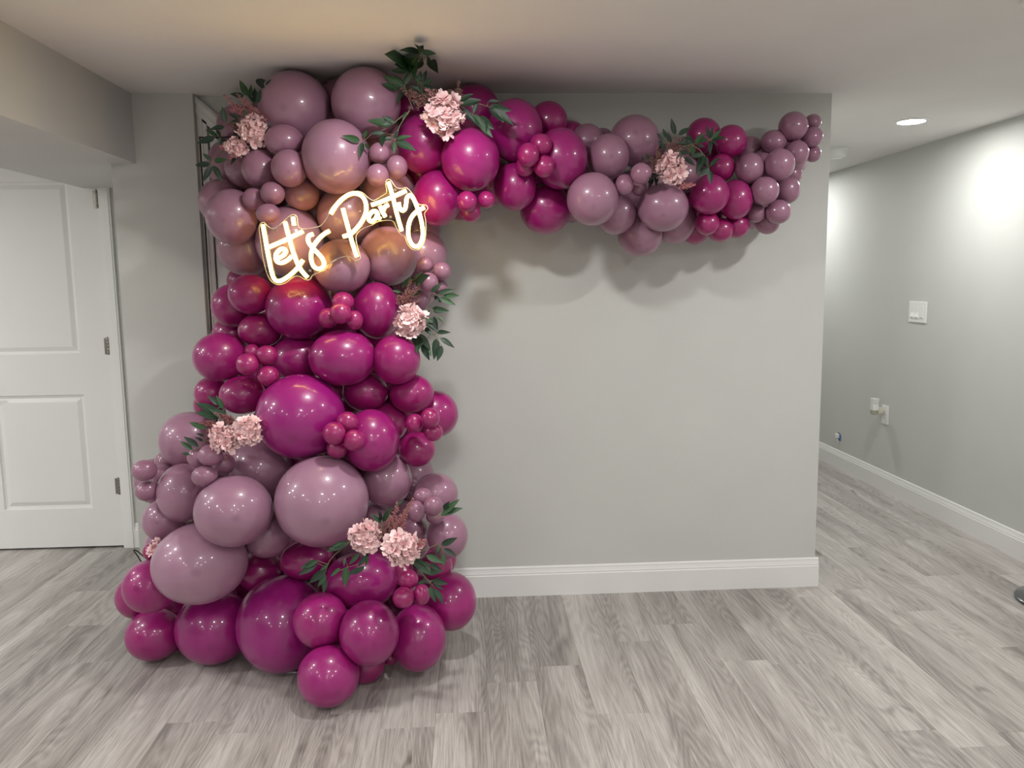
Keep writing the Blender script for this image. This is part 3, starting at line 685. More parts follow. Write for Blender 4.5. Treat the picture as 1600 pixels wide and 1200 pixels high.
    ('L',(-0.921,2.820,0.885),0.0429,0.0384,(0.378,-0.924,-0.056),(0.304,0.137,0.213),'small lilac balloon, topmost of the four below the left hydrangeas'),
    ('L',(-0.990,2.892,0.862),0.0371,0.0371,(0.437,-0.835,0.334),(0.306,0.138,0.214),'small lilac balloon, left of the four below the left hydrangeas'),
    ('L',(-0.903,2.900,0.836),0.0419,0.0419,(0.269,-0.948,0.170),(0.289,0.131,0.202),'small lilac balloon, right of the four below the left hydrangeas'),
    ('L',(-0.942,2.811,0.812),0.0452,0.0384,(0.158,-0.981,0.112),(0.272,0.123,0.191),'small lilac balloon, lowest of the four below the left hydrangeas'),
    ('L',(-1.211,2.964,0.803),0.0451,0.0403,(0.037,-0.994,0.100),(0.301,0.136,0.211),'small lilac balloon, upper left of the trio beside the white door'),
    ('L',(-1.191,3.085,0.753),0.0445,0.0433,(0.189,-0.971,0.148),(0.296,0.134,0.207),'small lilac balloon, right of the trio beside the white door'),
    ('L',(-1.216,2.988,0.719),0.0444,0.0384,(-0.056,-0.977,0.207),(0.285,0.129,0.200),'small lilac balloon, lowest of the trio beside the white door'),
    ('L',(-1.090,3.006,0.703),0.0968,0.1113,(0.010,-0.937,0.349),(0.328,0.162,0.243),'lilac balloon right of the small trio beside the white door'),
    ('L',(-0.852,2.820,0.681),0.1359,0.1279,(0.335,-0.941,0.058),(0.330,0.171,0.251),'large pinkish lilac balloon with a dark nub at the lower left of the column'),
    ('L',(-0.545,2.852,0.699),0.1682,0.1648,(0.248,-0.952,-0.181),(0.351,0.185,0.270),'giant pale lilac balloon in the centre of the lower column'),
    ('L',(-1.193,3.079,0.579),0.0845,0.0845,(0.013,-0.986,0.165),(0.329,0.158,0.239),'lilac balloon near the electric cord by the white door casing'),
    ('L',(-0.786,2.997,0.539),0.0928,0.0928,(0.476,-0.846,0.239),(0.312,0.152,0.229),'shaded lilac balloon squeezed between the giant and the two large lilac ones'),
    ('L',(-1.004,2.888,0.467),0.1695,0.1483,(0.234,-0.965,0.117),(0.362,0.191,0.279),'giant lilac balloon lowest at the left of the column'),
    ('L',(-0.327,3.010,0.734),0.0968,0.1030,(-0.018,-0.990,0.141),(0.331,0.162,0.244),'large lilac balloon right of the giant pale lilac one'),
    ('L',(-0.143,3.021,0.668),0.0879,0.0817,(0.229,-0.971,-0.060),(0.322,0.154,0.234),'lilac balloon at the right edge above the lower right flowers'),
    ('L',(-0.182,2.888,0.696),0.0355,0.0331,(0.393,-0.916,0.085),(0.296,0.134,0.208),'small lilac balloon, upper left of the cluster at the lower right edge'),
    ('L',(-0.206,2.843,0.654),0.0327,0.0397,(0.039,-0.922,0.385),(0.293,0.133,0.205),'small lilac balloon, left lower one of the cluster at the lower right edge'),
    ('L',(-0.140,2.791,0.687),0.0344,0.0366,(0.294,-0.956,0.022),(0.276,0.125,0.193),'small lilac balloon, foremost of the cluster at the lower right edge'),
    ('L',(-0.139,2.888,0.621),0.0344,0.0309,(0.252,-0.964,-0.089),(0.291,0.132,0.204),'small lilac balloon, lowest of the cluster at the lower right edge'),
    ('L',(-0.098,2.958,0.521),0.0781,0.0867,(-0.097,-0.960,0.262),(0.318,0.152,0.231),'lilac balloon right of the two lower right hydrangeas, near the baseboard'),
    ('L',(-0.225,3.037,0.523),0.0500,0.0500,(0.172,-0.977,0.124),(0.295,0.134,0.207),'dark lilac balloon behind the plumes of the lower right flowers'),
    ('L',(-0.380,3.039,0.573),0.0597,0.0597,(0.054,-0.994,0.091),(0.318,0.146,0.225),'lilac balloon half hidden behind the lower right flower plumes'),
    ('L',(-0.245,3.109,0.671),0.0381,0.0381,(0.002,-0.999,-0.052),(0.288,0.130,0.202),'lilac balloon sliver between the large and the edge balloon at lower right'),
    ('M',(-0.644,3.035,0.415),0.1071,0.0772,(-0.113,-0.994,0.008),(0.295,0.010,0.134),'dark magenta balloon under the giant pale lilac one'),
    ('M',(-0.855,3.135,0.338),0.0899,0.0848,(0.347,-0.929,0.124),(0.302,0.010,0.134),'dark magenta balloon between the giant lilac and giant magenta ones near the floor'),
    ('M',(-0.741,2.982,0.183),0.1728,0.1827,(0.370,-0.925,-0.087),(0.298,0.008,0.169),'giant magenta balloon on the floor'),
    ('M',(-1.028,3.064,0.144),0.1465,0.1439,(0.221,-0.965,-0.142),(0.300,0.009,0.161),'large magenta balloon on the floor, left of the giant one'),
    ('M',(-1.213,2.947,0.362),0.0997,0.0985,(-0.135,-0.943,0.304),(0.297,0.009,0.140),'large magenta balloon at the lower left, against the giant lilac one'),
    ('M',(-1.358,3.182,0.234),0.0909,0.0909,(0.229,-0.973,0.020),(0.298,0.010,0.134),'magenta balloon behind at the far lower left'),
    ('M',(-1.272,3.092,0.108),0.1080,0.1017,(0.013,-0.992,-0.127),(0.299,0.010,0.141),'magenta balloon leftmost on the floor'),
    ('M',(-1.238,3.042,0.465),0.0333,0.0345,(0.026,-0.963,0.269),(0.294,0.010,0.116),'small magenta balloon beside the small pink bloom near the white door'),
    ('M',(-0.557,2.795,0.272),0.0974,0.0997,(0.226,-0.958,0.175),(0.321,0.010,0.153),'magenta balloon in front of the giant magenta one near the floor'),
    ('M',(-0.376,2.733,0.245),0.1060,0.1140,(0.277,-0.953,0.123),(0.278,0.009,0.139),'large magenta balloon at the front, above the frontmost one'),
    ('M',(-0.215,2.882,0.153),0.1062,0.1231,(0.279,-0.960,-0.033),(0.298,0.009,0.148),'large magenta balloon at the lower right on the floor'),
    ('M',(-0.519,2.695,0.109),0.1083,0.1061,(0.433,-0.895,-0.106),(0.308,0.010,0.153),'magenta balloon frontmost of all on the floor'),
    ('M',(-0.416,2.874,0.063),0.0771,0.0771,(0.112,-0.990,0.084),(0.291,0.010,0.127),'dark magenta balloon hidden behind the frontmost one on the floor'),
    ('M',(-0.429,2.947,0.359),0.1376,0.1120,(0.267,-0.963,-0.043),(0.310,0.009,0.158),'large wrinkled magenta balloon under the lower right hydrangeas'),
    ('M',(-0.095,3.056,0.220),0.1033,0.1148,(0.480,-0.874,-0.079),(0.327,0.010,0.156),'large magenta balloon touching the baseboard at the lower right'),
    ('M',(-0.236,2.767,0.426),0.0367,0.0356,(0.134,-0.991,0.017),(0.327,0.012,0.129),'small magenta balloon, topmost of the trio at the lower right'),
    ('M',(-0.250,2.719,0.378),0.0384,0.0373,(0.170,-0.946,0.277),(0.315,0.011,0.124),'small magenta balloon, left lower one of the trio at the lower right'),
    ('M',(-0.187,2.744,0.377),0.0297,0.0365,(0.147,-0.981,0.125),(0.298,0.011,0.118),'small magenta balloon, right one of the trio at the lower right'),
    ('M',(-0.298,3.054,0.358),0.0556,0.0606,(0.071,-0.950,0.303),(0.308,0.011,0.125),'dark magenta balloon right behind the right one of the lower right hydrangeas'),
    ('M',(-0.374,3.118,0.406),0.0617,0.0617,(0.005,-0.981,0.193),(0.295,0.010,0.120),'dark magenta balloon deep between the two lower right hydrangeas'),
    ('M',(-0.147,3.103,0.351),0.0617,0.0643,(0.276,-0.922,0.272),(0.300,0.010,0.123),'magenta balloon behind the leaves next to the baseboard'),
    ('L',(-0.271,3.236,0.419),0.0960,0.0960,(0.033,-0.999,0.043),(0.336,0.162,0.245),'dim lilac balloon glimpsed behind the dark magenta balloon deep between the two lower right hydrangeas'),
    ('L',(-0.506,3.181,0.445),0.0939,0.0939,(0.101,-0.994,-0.035),(0.320,0.154,0.233),'dim lilac balloon glimpsed behind the large wrinkled magenta balloon under the lower right hydrangeas'),
    ('L',(-0.294,3.490,1.735),0.0983,0.0983,(0.105,-0.945,-0.311),(0.327,0.158,0.238),'dim lilac balloon glimpsed behind the large lilac balloon hanging below the neon letters art'),
    ('L',(-0.228,3.472,1.465),0.0989,0.0989,(0.410,-0.868,-0.279),(0.332,0.160,0.242),'dim lilac balloon glimpsed behind the lilac balloon near the bottom of the arch tip'),
    ('L',(0.901,3.537,1.986),0.0838,0.0838,(-0.334,-0.926,-0.173),(0.314,0.148,0.226),'dim lilac balloon glimpsed behind the grey lilac balloon just right of the right hydrangea'),
    ('L',(-0.860,3.508,2.117),0.0966,0.0966,(0.067,-0.981,-0.180),(0.309,0.149,0.225),'dim lilac balloon glimpsed behind the topmost lilac balloon of the arch tip'),
    ('L',(-0.329,3.372,2.041),0.0938,0.0938,(-0.086,-0.974,-0.208),(0.304,0.147,0.222),'dim lilac balloon peeping out left of the large magenta balloon left below the topmost hydrangea'),
    ('L',(-0.307,3.424,0.456),0.1012,0.1012,(0.169,-0.932,0.322),(0.319,0.154,0.233),'dim lilac balloon glimpsed behind the lilac balloon half hidden behind the lower right flower plumes'),
    ('M',(-0.266,3.155,0.230),0.0943,0.0943,(0.065,-0.997,-0.028),(0.290,0.010,0.131),'dim magenta balloon peeping out right of the giant magenta balloon on the floor'),
    ('L',(-0.265,3.426,0.642),0.1006,0.1006,(0.279,-0.939,0.200),(0.326,0.157,0.237),'dim lilac balloon glimpsed behind the large lilac balloon right of the giant pale lilac one'),
    ('L',(0.804,3.510,1.897),0.1000,0.1000,(-0.266,-0.955,-0.133),(0.308,0.148,0.224),'dim lilac balloon glimpsed behind the large lilac balloon directly below the right hydrangea'),
    ('M',(-1.069,3.299,0.995),0.0630,0.0630,(0.045,-0.998,-0.043),(0.311,0.011,0.127),'dim magenta balloon glimpsed behind the large lilac balloon behind the left hydrangeas and leaves'),
    ('L',(-0.859,3.520,1.536),0.0991,0.0991,(0.108,-0.947,-0.301),(0.332,0.160,0.242),"dim lilac balloon glimpsed behind the large lilac balloon behind the neon word Let's"),
    ('M',(-0.970,3.326,1.280),0.0786,0.0786,(0.145,-0.947,-0.287),(0.310,0.010,0.134),'dim magenta balloon glimpsed behind the large magenta balloon sticking out left over the grey wall'),
    ('M',(-1.275,3.304,0.117),0.0975,0.0975,(0.241,-0.954,0.181),(0.309,0.010,0.140),'dim magenta balloon glimpsed behind the magenta balloon leftmost on the floor'),
    ('M',(0.111,3.444,1.898),0.0971,0.0971,(-0.129,-0.951,-0.281),(0.304,0.010,0.138),'dim magenta balloon glimpsed behind the large magenta balloon right below the topmost hydrangea'),
    ('M',(-0.706,3.248,0.239),0.0963,0.0963,(0.354,-0.932,0.078),(0.305,0.010,0.138),'dim magenta balloon glimpsed behind the giant magenta balloon on the floor'),
    ('M',(-0.545,3.275,1.262),0.0936,0.0936,(0.299,-0.900,-0.317),(0.300,0.010,0.136),'dim magenta balloon peeping out left of the large magenta balloon below the middle right hydrangea'),
    ('M',(-0.113,3.327,2.124),0.0463,0.0463,(0.115,-0.982,-0.153),(0.328,0.012,0.129),'dim magenta balloon glimpsed behind the large magenta balloon left below the topmost hydrangea'),
    ('L',(-0.212,3.520,1.695),0.0995,0.0995,(0.190,-0.944,-0.270),(0.322,0.155,0.235),'dim lilac balloon glimpsed behind the shadowed lilac balloon right of the neon letter y loop'),
    ('M',(-0.510,3.206,1.016),0.0926,0.0926,(0.065,-0.997,-0.030),(0.292,0.010,0.132),'dim magenta balloon glimpsed behind the giant magenta balloon in the middle of the column'),
    ('L',(-0.626,3.389,1.774),0.0948,0.0948,(0.166,-0.921,-0.352),(0.327,0.158,0.238),'dim lilac balloon glimpsed behind the lilac balloon behind the neon letter P'),
    ('M',(-1.021,3.305,0.176),0.0977,0.0977,(0.159,-0.961,0.224),(0.304,0.010,0.137),'dim magenta balloon peeping out left of the giant magenta balloon on the floor'),
    ('M',(-0.184,3.443,1.943),0.0964,0.0964,(-0.078,-0.976,-0.203),(0.297,0.010,0.134),'dim magenta balloon peeping out below the large magenta balloon left below the topmost hydrangea'),
    ('M',(-0.392,3.381,1.286),0.0967,0.0967,(0.184,-0.970,-0.157),(0.310,0.010,0.140),'dim magenta balloon glimpsed behind the large magenta balloon left of the middle right hydrangea'),
    ('L',(-0.464,3.229,1.456),0.0917,0.0917,(0.175,-0.980,-0.092),(0.313,0.151,0.228),"dim lilac balloon peeping out right of the large lilac balloon behind the neon word Let's"),
    ('L',(-1.211,3.181,0.787),0.0458,0.0458,(0.044,-0.952,0.303),(0.303,0.137,0.212),'dim lilac balloon peeping out left of the medium magenta balloon right above the left hydrangeas'),
    ('M',(-0.480,3.088,0.806),0.0900,0.0900,(0.125,-0.992,0.032),(0.291,0.010,0.132),'dim magenta balloon peeping out below the large magenta balloon below the middle right hydrangea'),
    ('L',(-0.835,3.435,1.847),0.0956,0.0956,(-0.089,-0.930,-0.356),(0.316,0.152,0.230),'dim lilac balloon glimpsed behind the medium lilac balloon directly below the topmost left hydrangea'),
    ('M',(-0.849,3.224,1.132),0.0921,0.0921,(0.047,-0.998,-0.033),(0.304,0.010,0.137),'dim magenta balloon glimpsed behind the medium magenta balloon right above the left hydrangeas'),
    ('M',(1.017,3.513,1.772),0.1009,0.1009,(-0.218,-0.828,-0.517),(0.299,0.010,0.136),'dim magenta balloon peeping out right of the large lilac balloon directly below the right hydrangea'),
    ('L',(0.709,3.489,1.852),0.0994,0.0994,(-0.081,-0.897,-0.435),(0.334,0.161,0.244),'dim lilac balloon peeping out left of the large lilac balloon directly below the right hydrangea'),
    ('M',(-0.676,3.485,1.497),0.0985,0.0985,(0.270,-0.946,-0.180),(0.311,0.010,0.141),"dim magenta balloon glimpsed behind the large magenta balloon directly below the neon word Let's"),
    ('M',(-0.198,3.448,0.292),0.1026,0.1026,(0.220,-0.975,0.026),(0.304,0.010,0.138),'dim magenta balloon glimpsed behind the magenta balloon behind the leaves next to the baseboard'),
    ('L',(-0.390,3.520,1.694),0.0992,0.0992,(0.111,-0.983,-0.147),(0.350,0.169,0.255),'dim lilac balloon glimpsed behind the large dusty lilac balloon just above the neon word Party'),
    ('M',(-0.028,3.515,1.845),0.0991,0.0991,(0.007,-0.949,-0.316),(0.313,0.010,0.142),'dim magenta balloon glimpsed behind the small magenta balloon, lowest of the trio under the arch'),
    ('L',(1.242,3.546,2.032),0.0675,0.0675,(-0.499,-0.864,-0.067),(0.304,0.140,0.215),'dim lilac balloon peeping out left of the topmost lilac balloon of the arch tip'),
    ('L',(-1.012,3.245,0.739),0.0939,0.0939,(0.333,-0.929,0.164),(0.331,0.160,0.241),'dim lilac balloon glimpsed behind the giant lilac balloon lowest at the left of the column'),
    ('L',(1.283,3.515,1.794),0.1012,0.1012,(0.058,-0.917,-0.394),(0.318,0.154,0.232),'dim lilac balloon glimpsed behind the lilac balloon, lowest of the arch tip'),
    ('M',(-0.976,3.551,1.496),0.0666,0.0666,(0.131,-0.946,-0.296),(0.296,0.010,0.121),"dim magenta balloon peeping out left of the large lilac balloon behind the neon word Let's"),
    ('L',(-1.225,3.184,0.441),0.0930,0.0930,(0.108,-0.964,0.243),(0.330,0.159,0.240),'dim lilac balloon peeping out above the magenta balloon behind at the far lower left'),
    ('M',(0.248,3.521,1.926),0.0994,0.0994,(-0.207,-0.915,-0.348),(0.302,0.010,0.137),'dim magenta balloon glimpsed behind the small magenta balloon, rightmost of the trio under the arch'),
    ('M',(-0.326,2.926,0.059),0.0319,0.0319,(0.290,-0.954,0.073),(0.303,0.011,0.119),'dim magenta balloon glimpsed behind the large magenta balloon at the front, above the frontmost one'),
    ('M',(-0.341,3.274,0.102),0.0981,0.0981,(-0.092,-0.991,-0.098),(0.301,0.010,0.136),'dim magenta balloon glimpsed behind the large magenta balloon at the lower right on the floor'),
    ('M',(-0.955,3.464,0.268),0.1020,0.1020,(0.299,-0.948,0.110),(0.299,0.010,0.135),'dim magenta balloon glimpsed behind the dark magenta balloon under the giant pale lilac one'),
    ('L',(-0.805,3.178,0.580),0.0929,0.0929,(0.427,-0.889,-0.167),(0.325,0.157,0.237),'dim lilac balloon peeping out above the dark magenta balloon under the giant pale lilac one'),
    ('L',(-0.458,3.516,0.402),0.1037,0.1037,(0.143,-0.990,0.019),(0.326,0.157,0.238),'dim lilac balloon peeping out above the large wrinkled magenta balloon under the lower right hydrangeas'),
    ('M',(-0.279,3.519,0.813),0.1026,0.1026,(0.314,-0.933,-0.179),(0.299,0.010,0.135),'dim magenta balloon glimpsed behind the large magenta balloon below the middle right hydrangea'),
    ('M',(-0.328,3.234,1.074),0.0934,0.0934,(0.008,-0.993,-0.116),(0.292,0.010,0.132),'dim magenta balloon peeping out below the large magenta balloon left of the middle right hydrangea'),
    ('M',(0.439,3.520,2.063),0.0991,0.0991,(-0.180,-0.969,-0.172),(0.293,0.010,0.133),'dim magenta balloon peeping out right of the large magenta balloon right below the topmost hydrangea'),
    ('L',(-1.279,3.253,0.692),0.0939,0.0939,(-0.182,-0.978,-0.104),(0.299,0.144,0.218),'dim lilac balloon glimpsed behind the magenta balloon behind at the far lower left'),
    ('M',(-0.323,3.531,1.418),0.0839,0.0839,(0.228,-0.940,-0.255),(0.332,0.011,0.143),'dim magenta balloon peeping out below the large lilac balloon hanging below the neon letters art'),
    ('L',(0.476,3.494,1.876),0.0991,0.0991,(-0.149,-0.906,-0.397),(0.317,0.153,0.231),'dim lilac balloon peeping out left of the lilac balloon hanging lowest under the arch'),
    ('M',(-0.819,3.098,0.900),0.0224,0.0224,(0.155,-0.985,0.072),(0.305,0.011,0.120),'dim magenta balloon peeping out below the medium magenta balloon right above the left hydrangeas'),
    ('M',(-0.794,3.086,0.967),0.0444,0.0444,(0.044,-0.975,-0.216),(0.308,0.011,0.121),'dim magenta balloon glimpsed behind the magenta balloon, leftmost of three beside the stair closet trim'),
    ('L',(1.390,3.514,2.005),0.1006,0.1006,(-0.111,-0.990,-0.081),(0.318,0.153,0.232),'dim lilac balloon peeping out below the topmost lilac balloon of the arch tip'),
    ('L',(-0.611,3.524,1.670),0.0991,0.0991,(0.252,-0.963,-0.093),(0.302,0.146,0.220),'dim lilac balloon peeping out below the lilac balloon behind the neon letter P'),
    ('M',(-0.673,3.186,0.787),0.0926,0.0926,(0.187,-0.973,-0.139),(0.309,0.010,0.140),'dim magenta balloon glimpsed behind the large magenta balloon touching the baseboard at the lower right'),
    ('L',(0.592,3.535,2.084),0.0498,0.0498,(-0.244,-0.962,-0.120),(0.289,0.131,0.202),'dim lilac balloon peeping out above the large lilac balloon directly below the right hydrangea'),
    ('M',(-0.822,3.438,0.274),0.1014,0.1014,(0.219,-0.945,0.242),(0.317,0.010,0.143),'dim magenta balloon glimpsed behind the magenta balloon frontmost of all on the floor'),
    ('L',(1.306,3.513,1.949),0.1006,0.1006,(-0.151,-0.949,-0.278),(0.331,0.160,0.241),'dim lilac balloon peeping out above the lilac balloon near the bottom of the arch tip'),
    ('M',(-0.841,3.439,1.273),0.0978,0.0978,(0.044,-0.996,-0.074),(0.309,0.010,0.140),'dim magenta balloon peeping out above the giant magenta balloon in the middle of the column'),
    ('L',(-0.552,3.403,2.216),0.0781,0.0781,(0.109,-0.923,-0.368),(0.323,0.153,0.232),'dim lilac balloon peeping out above the lilac balloon behind the neon letter P'),
    ('L',(-0.447,3.500,1.966),0.0976,0.0976,(0.042,-0.913,-0.405),(0.312,0.151,0.227),'dim lilac balloon peeping out above the large lilac balloon hanging below the neon letters art'),
    ('M',(-0.516,2.939,0.097),0.0883,0.0883,(0.452,-0.871,-0.195),(0.319,0.010,0.144),'dim magenta balloon peeping out above the magenta balloon frontmost of all on the floor'),
    ('L',(0.460,3.564,1.786),0.0507,0.0507,(-0.016,-0.796,-0.606),(0.307,0.139,0.215),'dim lilac balloon glimpsed behind the lilac balloon hanging lowest under the arch'),
    ('M',(-0.050,3.533,2.148),0.0820,0.0820,(-0.055,-0.981,-0.185),(0.316,0.011,0.136),'dim magenta balloon glimpsed behind the magenta balloon hidden behind the topmost hydrangea'),
    ('L',(0.851,3.580,2.065),0.0254,0.0254,(-0.045,-0.981,-0.189),(0.301,0.136,0.211),'dim lilac balloon peeping out above the grey lilac balloon just right of the right hydrangea'),
    ('M',(-1.182,3.149,0.039),0.0338,0.0338,(0.335,-0.942,0.014),(0.306,0.011,0.120),'dim magenta balloon glimpsed behind the lilac balloon behind the large one below the right hydrangea'),
    ('L',(-1.191,3.360,0.488),0.0979,0.0979,(0.235,-0.960,0.148),(0.331,0.160,0.241),'dim lilac balloon peeping out below the large lilac balloon behind the left hydrangeas and leaves'),
    ('M',(-0.146,3.498,0.234),0.0695,0.0695,(0.441,-0.897,-0.022),(0.308,0.011,0.126),'dim magenta balloon peeping out above the magenta balloon behind the leaves next to the baseboard'),
    ('L',(-0.868,3.570,2.205),0.0490,0.0490,(0.057,-0.947,-0.318),(0.300,0.136,0.210),'dim lilac balloon glimpsed behind the deep magenta balloon hidden behind the right leaf sprig'),
]
SIGN_ORIGIN = (-0.4456,2.9300,1.6688)
SIGN_STROKES = [
    ('L',[[(-0.2793, 0.0226), (-0.2735, -0.0211), (-0.2683, -0.065), (-0.2621, -0.1091), (-0.2556, -0.1483), (-0.2472, -0.1706), (-0.2325, -0.1769), (-0.2125, -0.1693), (-0.1879, -0.1525), (-0.163, -0.1289), (-0.1441, -0.1029)]]),
    ('e',[[(-0.2354, -0.0965), (-0.2188, -0.0899), (-0.2064, -0.0792), (-0.2042, -0.0674), (-0.2141, -0.0622), (-0.2286, -0.0695), (-0.2396, -0.0863), (-0.2365, -0.106), (-0.2199, -0.112), (-0.1991, -0.103), (-0.1822, -0.0889)]]),
    ('t',[[(-0.2011, 0.032), (-0.1957, 0.0051), (-0.1887, -0.0253), (-0.1816, -0.0557), (-0.173, -0.088), (-0.1594, -0.1256), (-0.1451, -0.1479), (-0.1305, -0.1645)], [(-0.2628, -0.0566), (-0.2301, -0.0434), (-0.199, -0.0302), (-0.1679, -0.0153), (-0.1396, -0.0021)]]),
    ('apostrophe',[[(-0.1723, 0.0492), (-0.171, 0.0351), (-0.1696, 0.02)]]),
    ('s',[[(-0.1041, -0.0119), (-0.1189, -0.0175), (-0.1231, -0.0343), (-0.1137, -0.053), (-0.0992, -0.0701), (-0.0829, -0.0873), (-0.0708, -0.1078), (-0.0716, -0.1248), (-0.0866, -0.1349), (-0.1051, -0.1279), (-0.1137, -0.1073), (-0.114, -0.0818), (-0.1046, -0.0548), (-0.0838, -0.0279), (-0.0627, -0.0102), (-0.0453, -0.0013)]]),
    ('P',[[(0.0046, 0.0774), (0.0116, 0.0471), (0.0227, -0.0002), (0.0345, -0.0477), (0.0482, -0.0938)], [(-0.0388, 0.0582), (-0.0198, 0.0859), (0.0031, 0.1092), (0.0274, 0.1247), (0.0479, 0.129), (0.068, 0.1238), (0.0827, 0.107), (0.0876, 0.0835), (0.0844, 0.06), (0.0715, 0.0331), (0.0519, 0.008), (0.029, -0.0121), (0.0014, -0.022)]]),
    ('a',[[(0.1269, 0.058), (0.1204, 0.0664), (0.1084, 0.0648), (0.0967, 0.0515), (0.0955, 0.0363), (0.1055, 0.0305), (0.1195, 0.0412), (0.1262, 0.058), (0.1282, 0.0461), (0.1371, 0.0387)]]),
    ('r',[[(0.1363, 0.0848), (0.1435, 0.0662), (0.1545, 0.0466)], [(0.1459, 0.0655), (0.1532, 0.0803), (0.1671, 0.0896)]]),
    ('t',[[(0.1686, 0.1683), (0.1765, 0.1398), (0.1838, 0.1113), (0.1951, 0.0574), (0.211, -0.0036)], [(0.1058, 0.0884), (0.1419, 0.0999), (0.1764, 0.1137), (0.204, 0.1256), (0.2316, 0.1378)]]),
    ('y',[[(0.2031, 0.0961), (0.2053, 0.0792), (0.2142, 0.0684), (0.2246, 0.074), (0.2292, 0.0925), (0.2325, 0.112), (0.2431, 0.1216), (0.2547, 0.1118), (0.2659, 0.0855), (0.277, 0.0517), (0.2848, 0.011), (0.2845, -0.0263), (0.2742, -0.0518), (0.2602, -0.0595), (0.245, -0.0498), (0.2345, -0.0225), (0.2356, 0.0148), (0.2477, 0.0452), (0.2688, 0.0659), (0.2948, 0.0786)]]),
]
SIGN_OUTLINE = [(-0.2889, 0.0261), (-0.2947, 0.011), (-0.2919, -0.031), (-0.2866, -0.0919), (-0.2758, -0.1463), (-0.2604, -0.1772), (-0.2372, -0.1895), (-0.2097, -0.183), (-0.1815, -0.1628), (-0.161, -0.1607), (-0.1411, -0.1725), (-0.1241, -0.1727), (-0.1132, -0.1568), (-0.0889, -0.1468), (-0.068, -0.1385), (-0.0535, -0.1182), (-0.0256, -0.1032), (-0.0535, -0.1175), (-0.029, -0.1015), (0.0056, -0.0909), (0.0225, -0.0935), (0.0359, -0.1028), (0.0477, -0.1057), (0.0593, -0.0983), (0.0565, -0.0819), (0.0481, -0.0479), (0.0476, -0.0173), (0.0706, 0.0061), (0.1051, 0.0187), (0.1259, 0.03), (0.1602, 0.0351), (0.1806, 0.0305), (0.1934, 0.0034), (0.2066, -0.0154), (0.2201, -0.023), (0.2296, -0.0496), (0.2462, -0.0686), (0.2668, -0.0705), (0.2863, -0.0519), (0.2959, -0.0128), (0.297, 0.0313), (0.2936, 0.0583), (0.3057, 0.0744), (0.2992, 0.087), (0.2814, 0.0881), (0.2696, 0.0956), (0.2534, 0.1253), (0.2319, 0.1489), (0.2182, 0.1463), (0.1945, 0.1498), (0.1766, 0.1759), (0.1631, 0.1767), (0.1582, 0.1633), (0.16, 0.1332), (0.1426, 0.12), (0.1149, 0.1051), (0.0981, 0.1119), (0.0784, 0.1298), (0.0583, 0.1372), (0.0277, 0.1324), (-0.0071, 0.1076), (-0.0387, 0.0777), (-0.05, 0.0509), (-0.0644, 0.0309), (-0.0819, 0.0159), (-0.1263, 0.0072), (-0.1499, 0.0098), (-0.1576, 0.025), (-0.1589, 0.0478), (-0.1713, 0.0579), (-0.1885, 0.0504), (-0.2131, 0.0288), (-0.241, 0.0089), (-0.2608, 0.0158), (-0.2769, 0.031)]
SIGN_SCREWS = [(-0.2356, 0.0021), (-0.1206, -0.1407), (0.1725, 0.0465), (0.1918, 0.1411), (0.0464, -0.1125)]
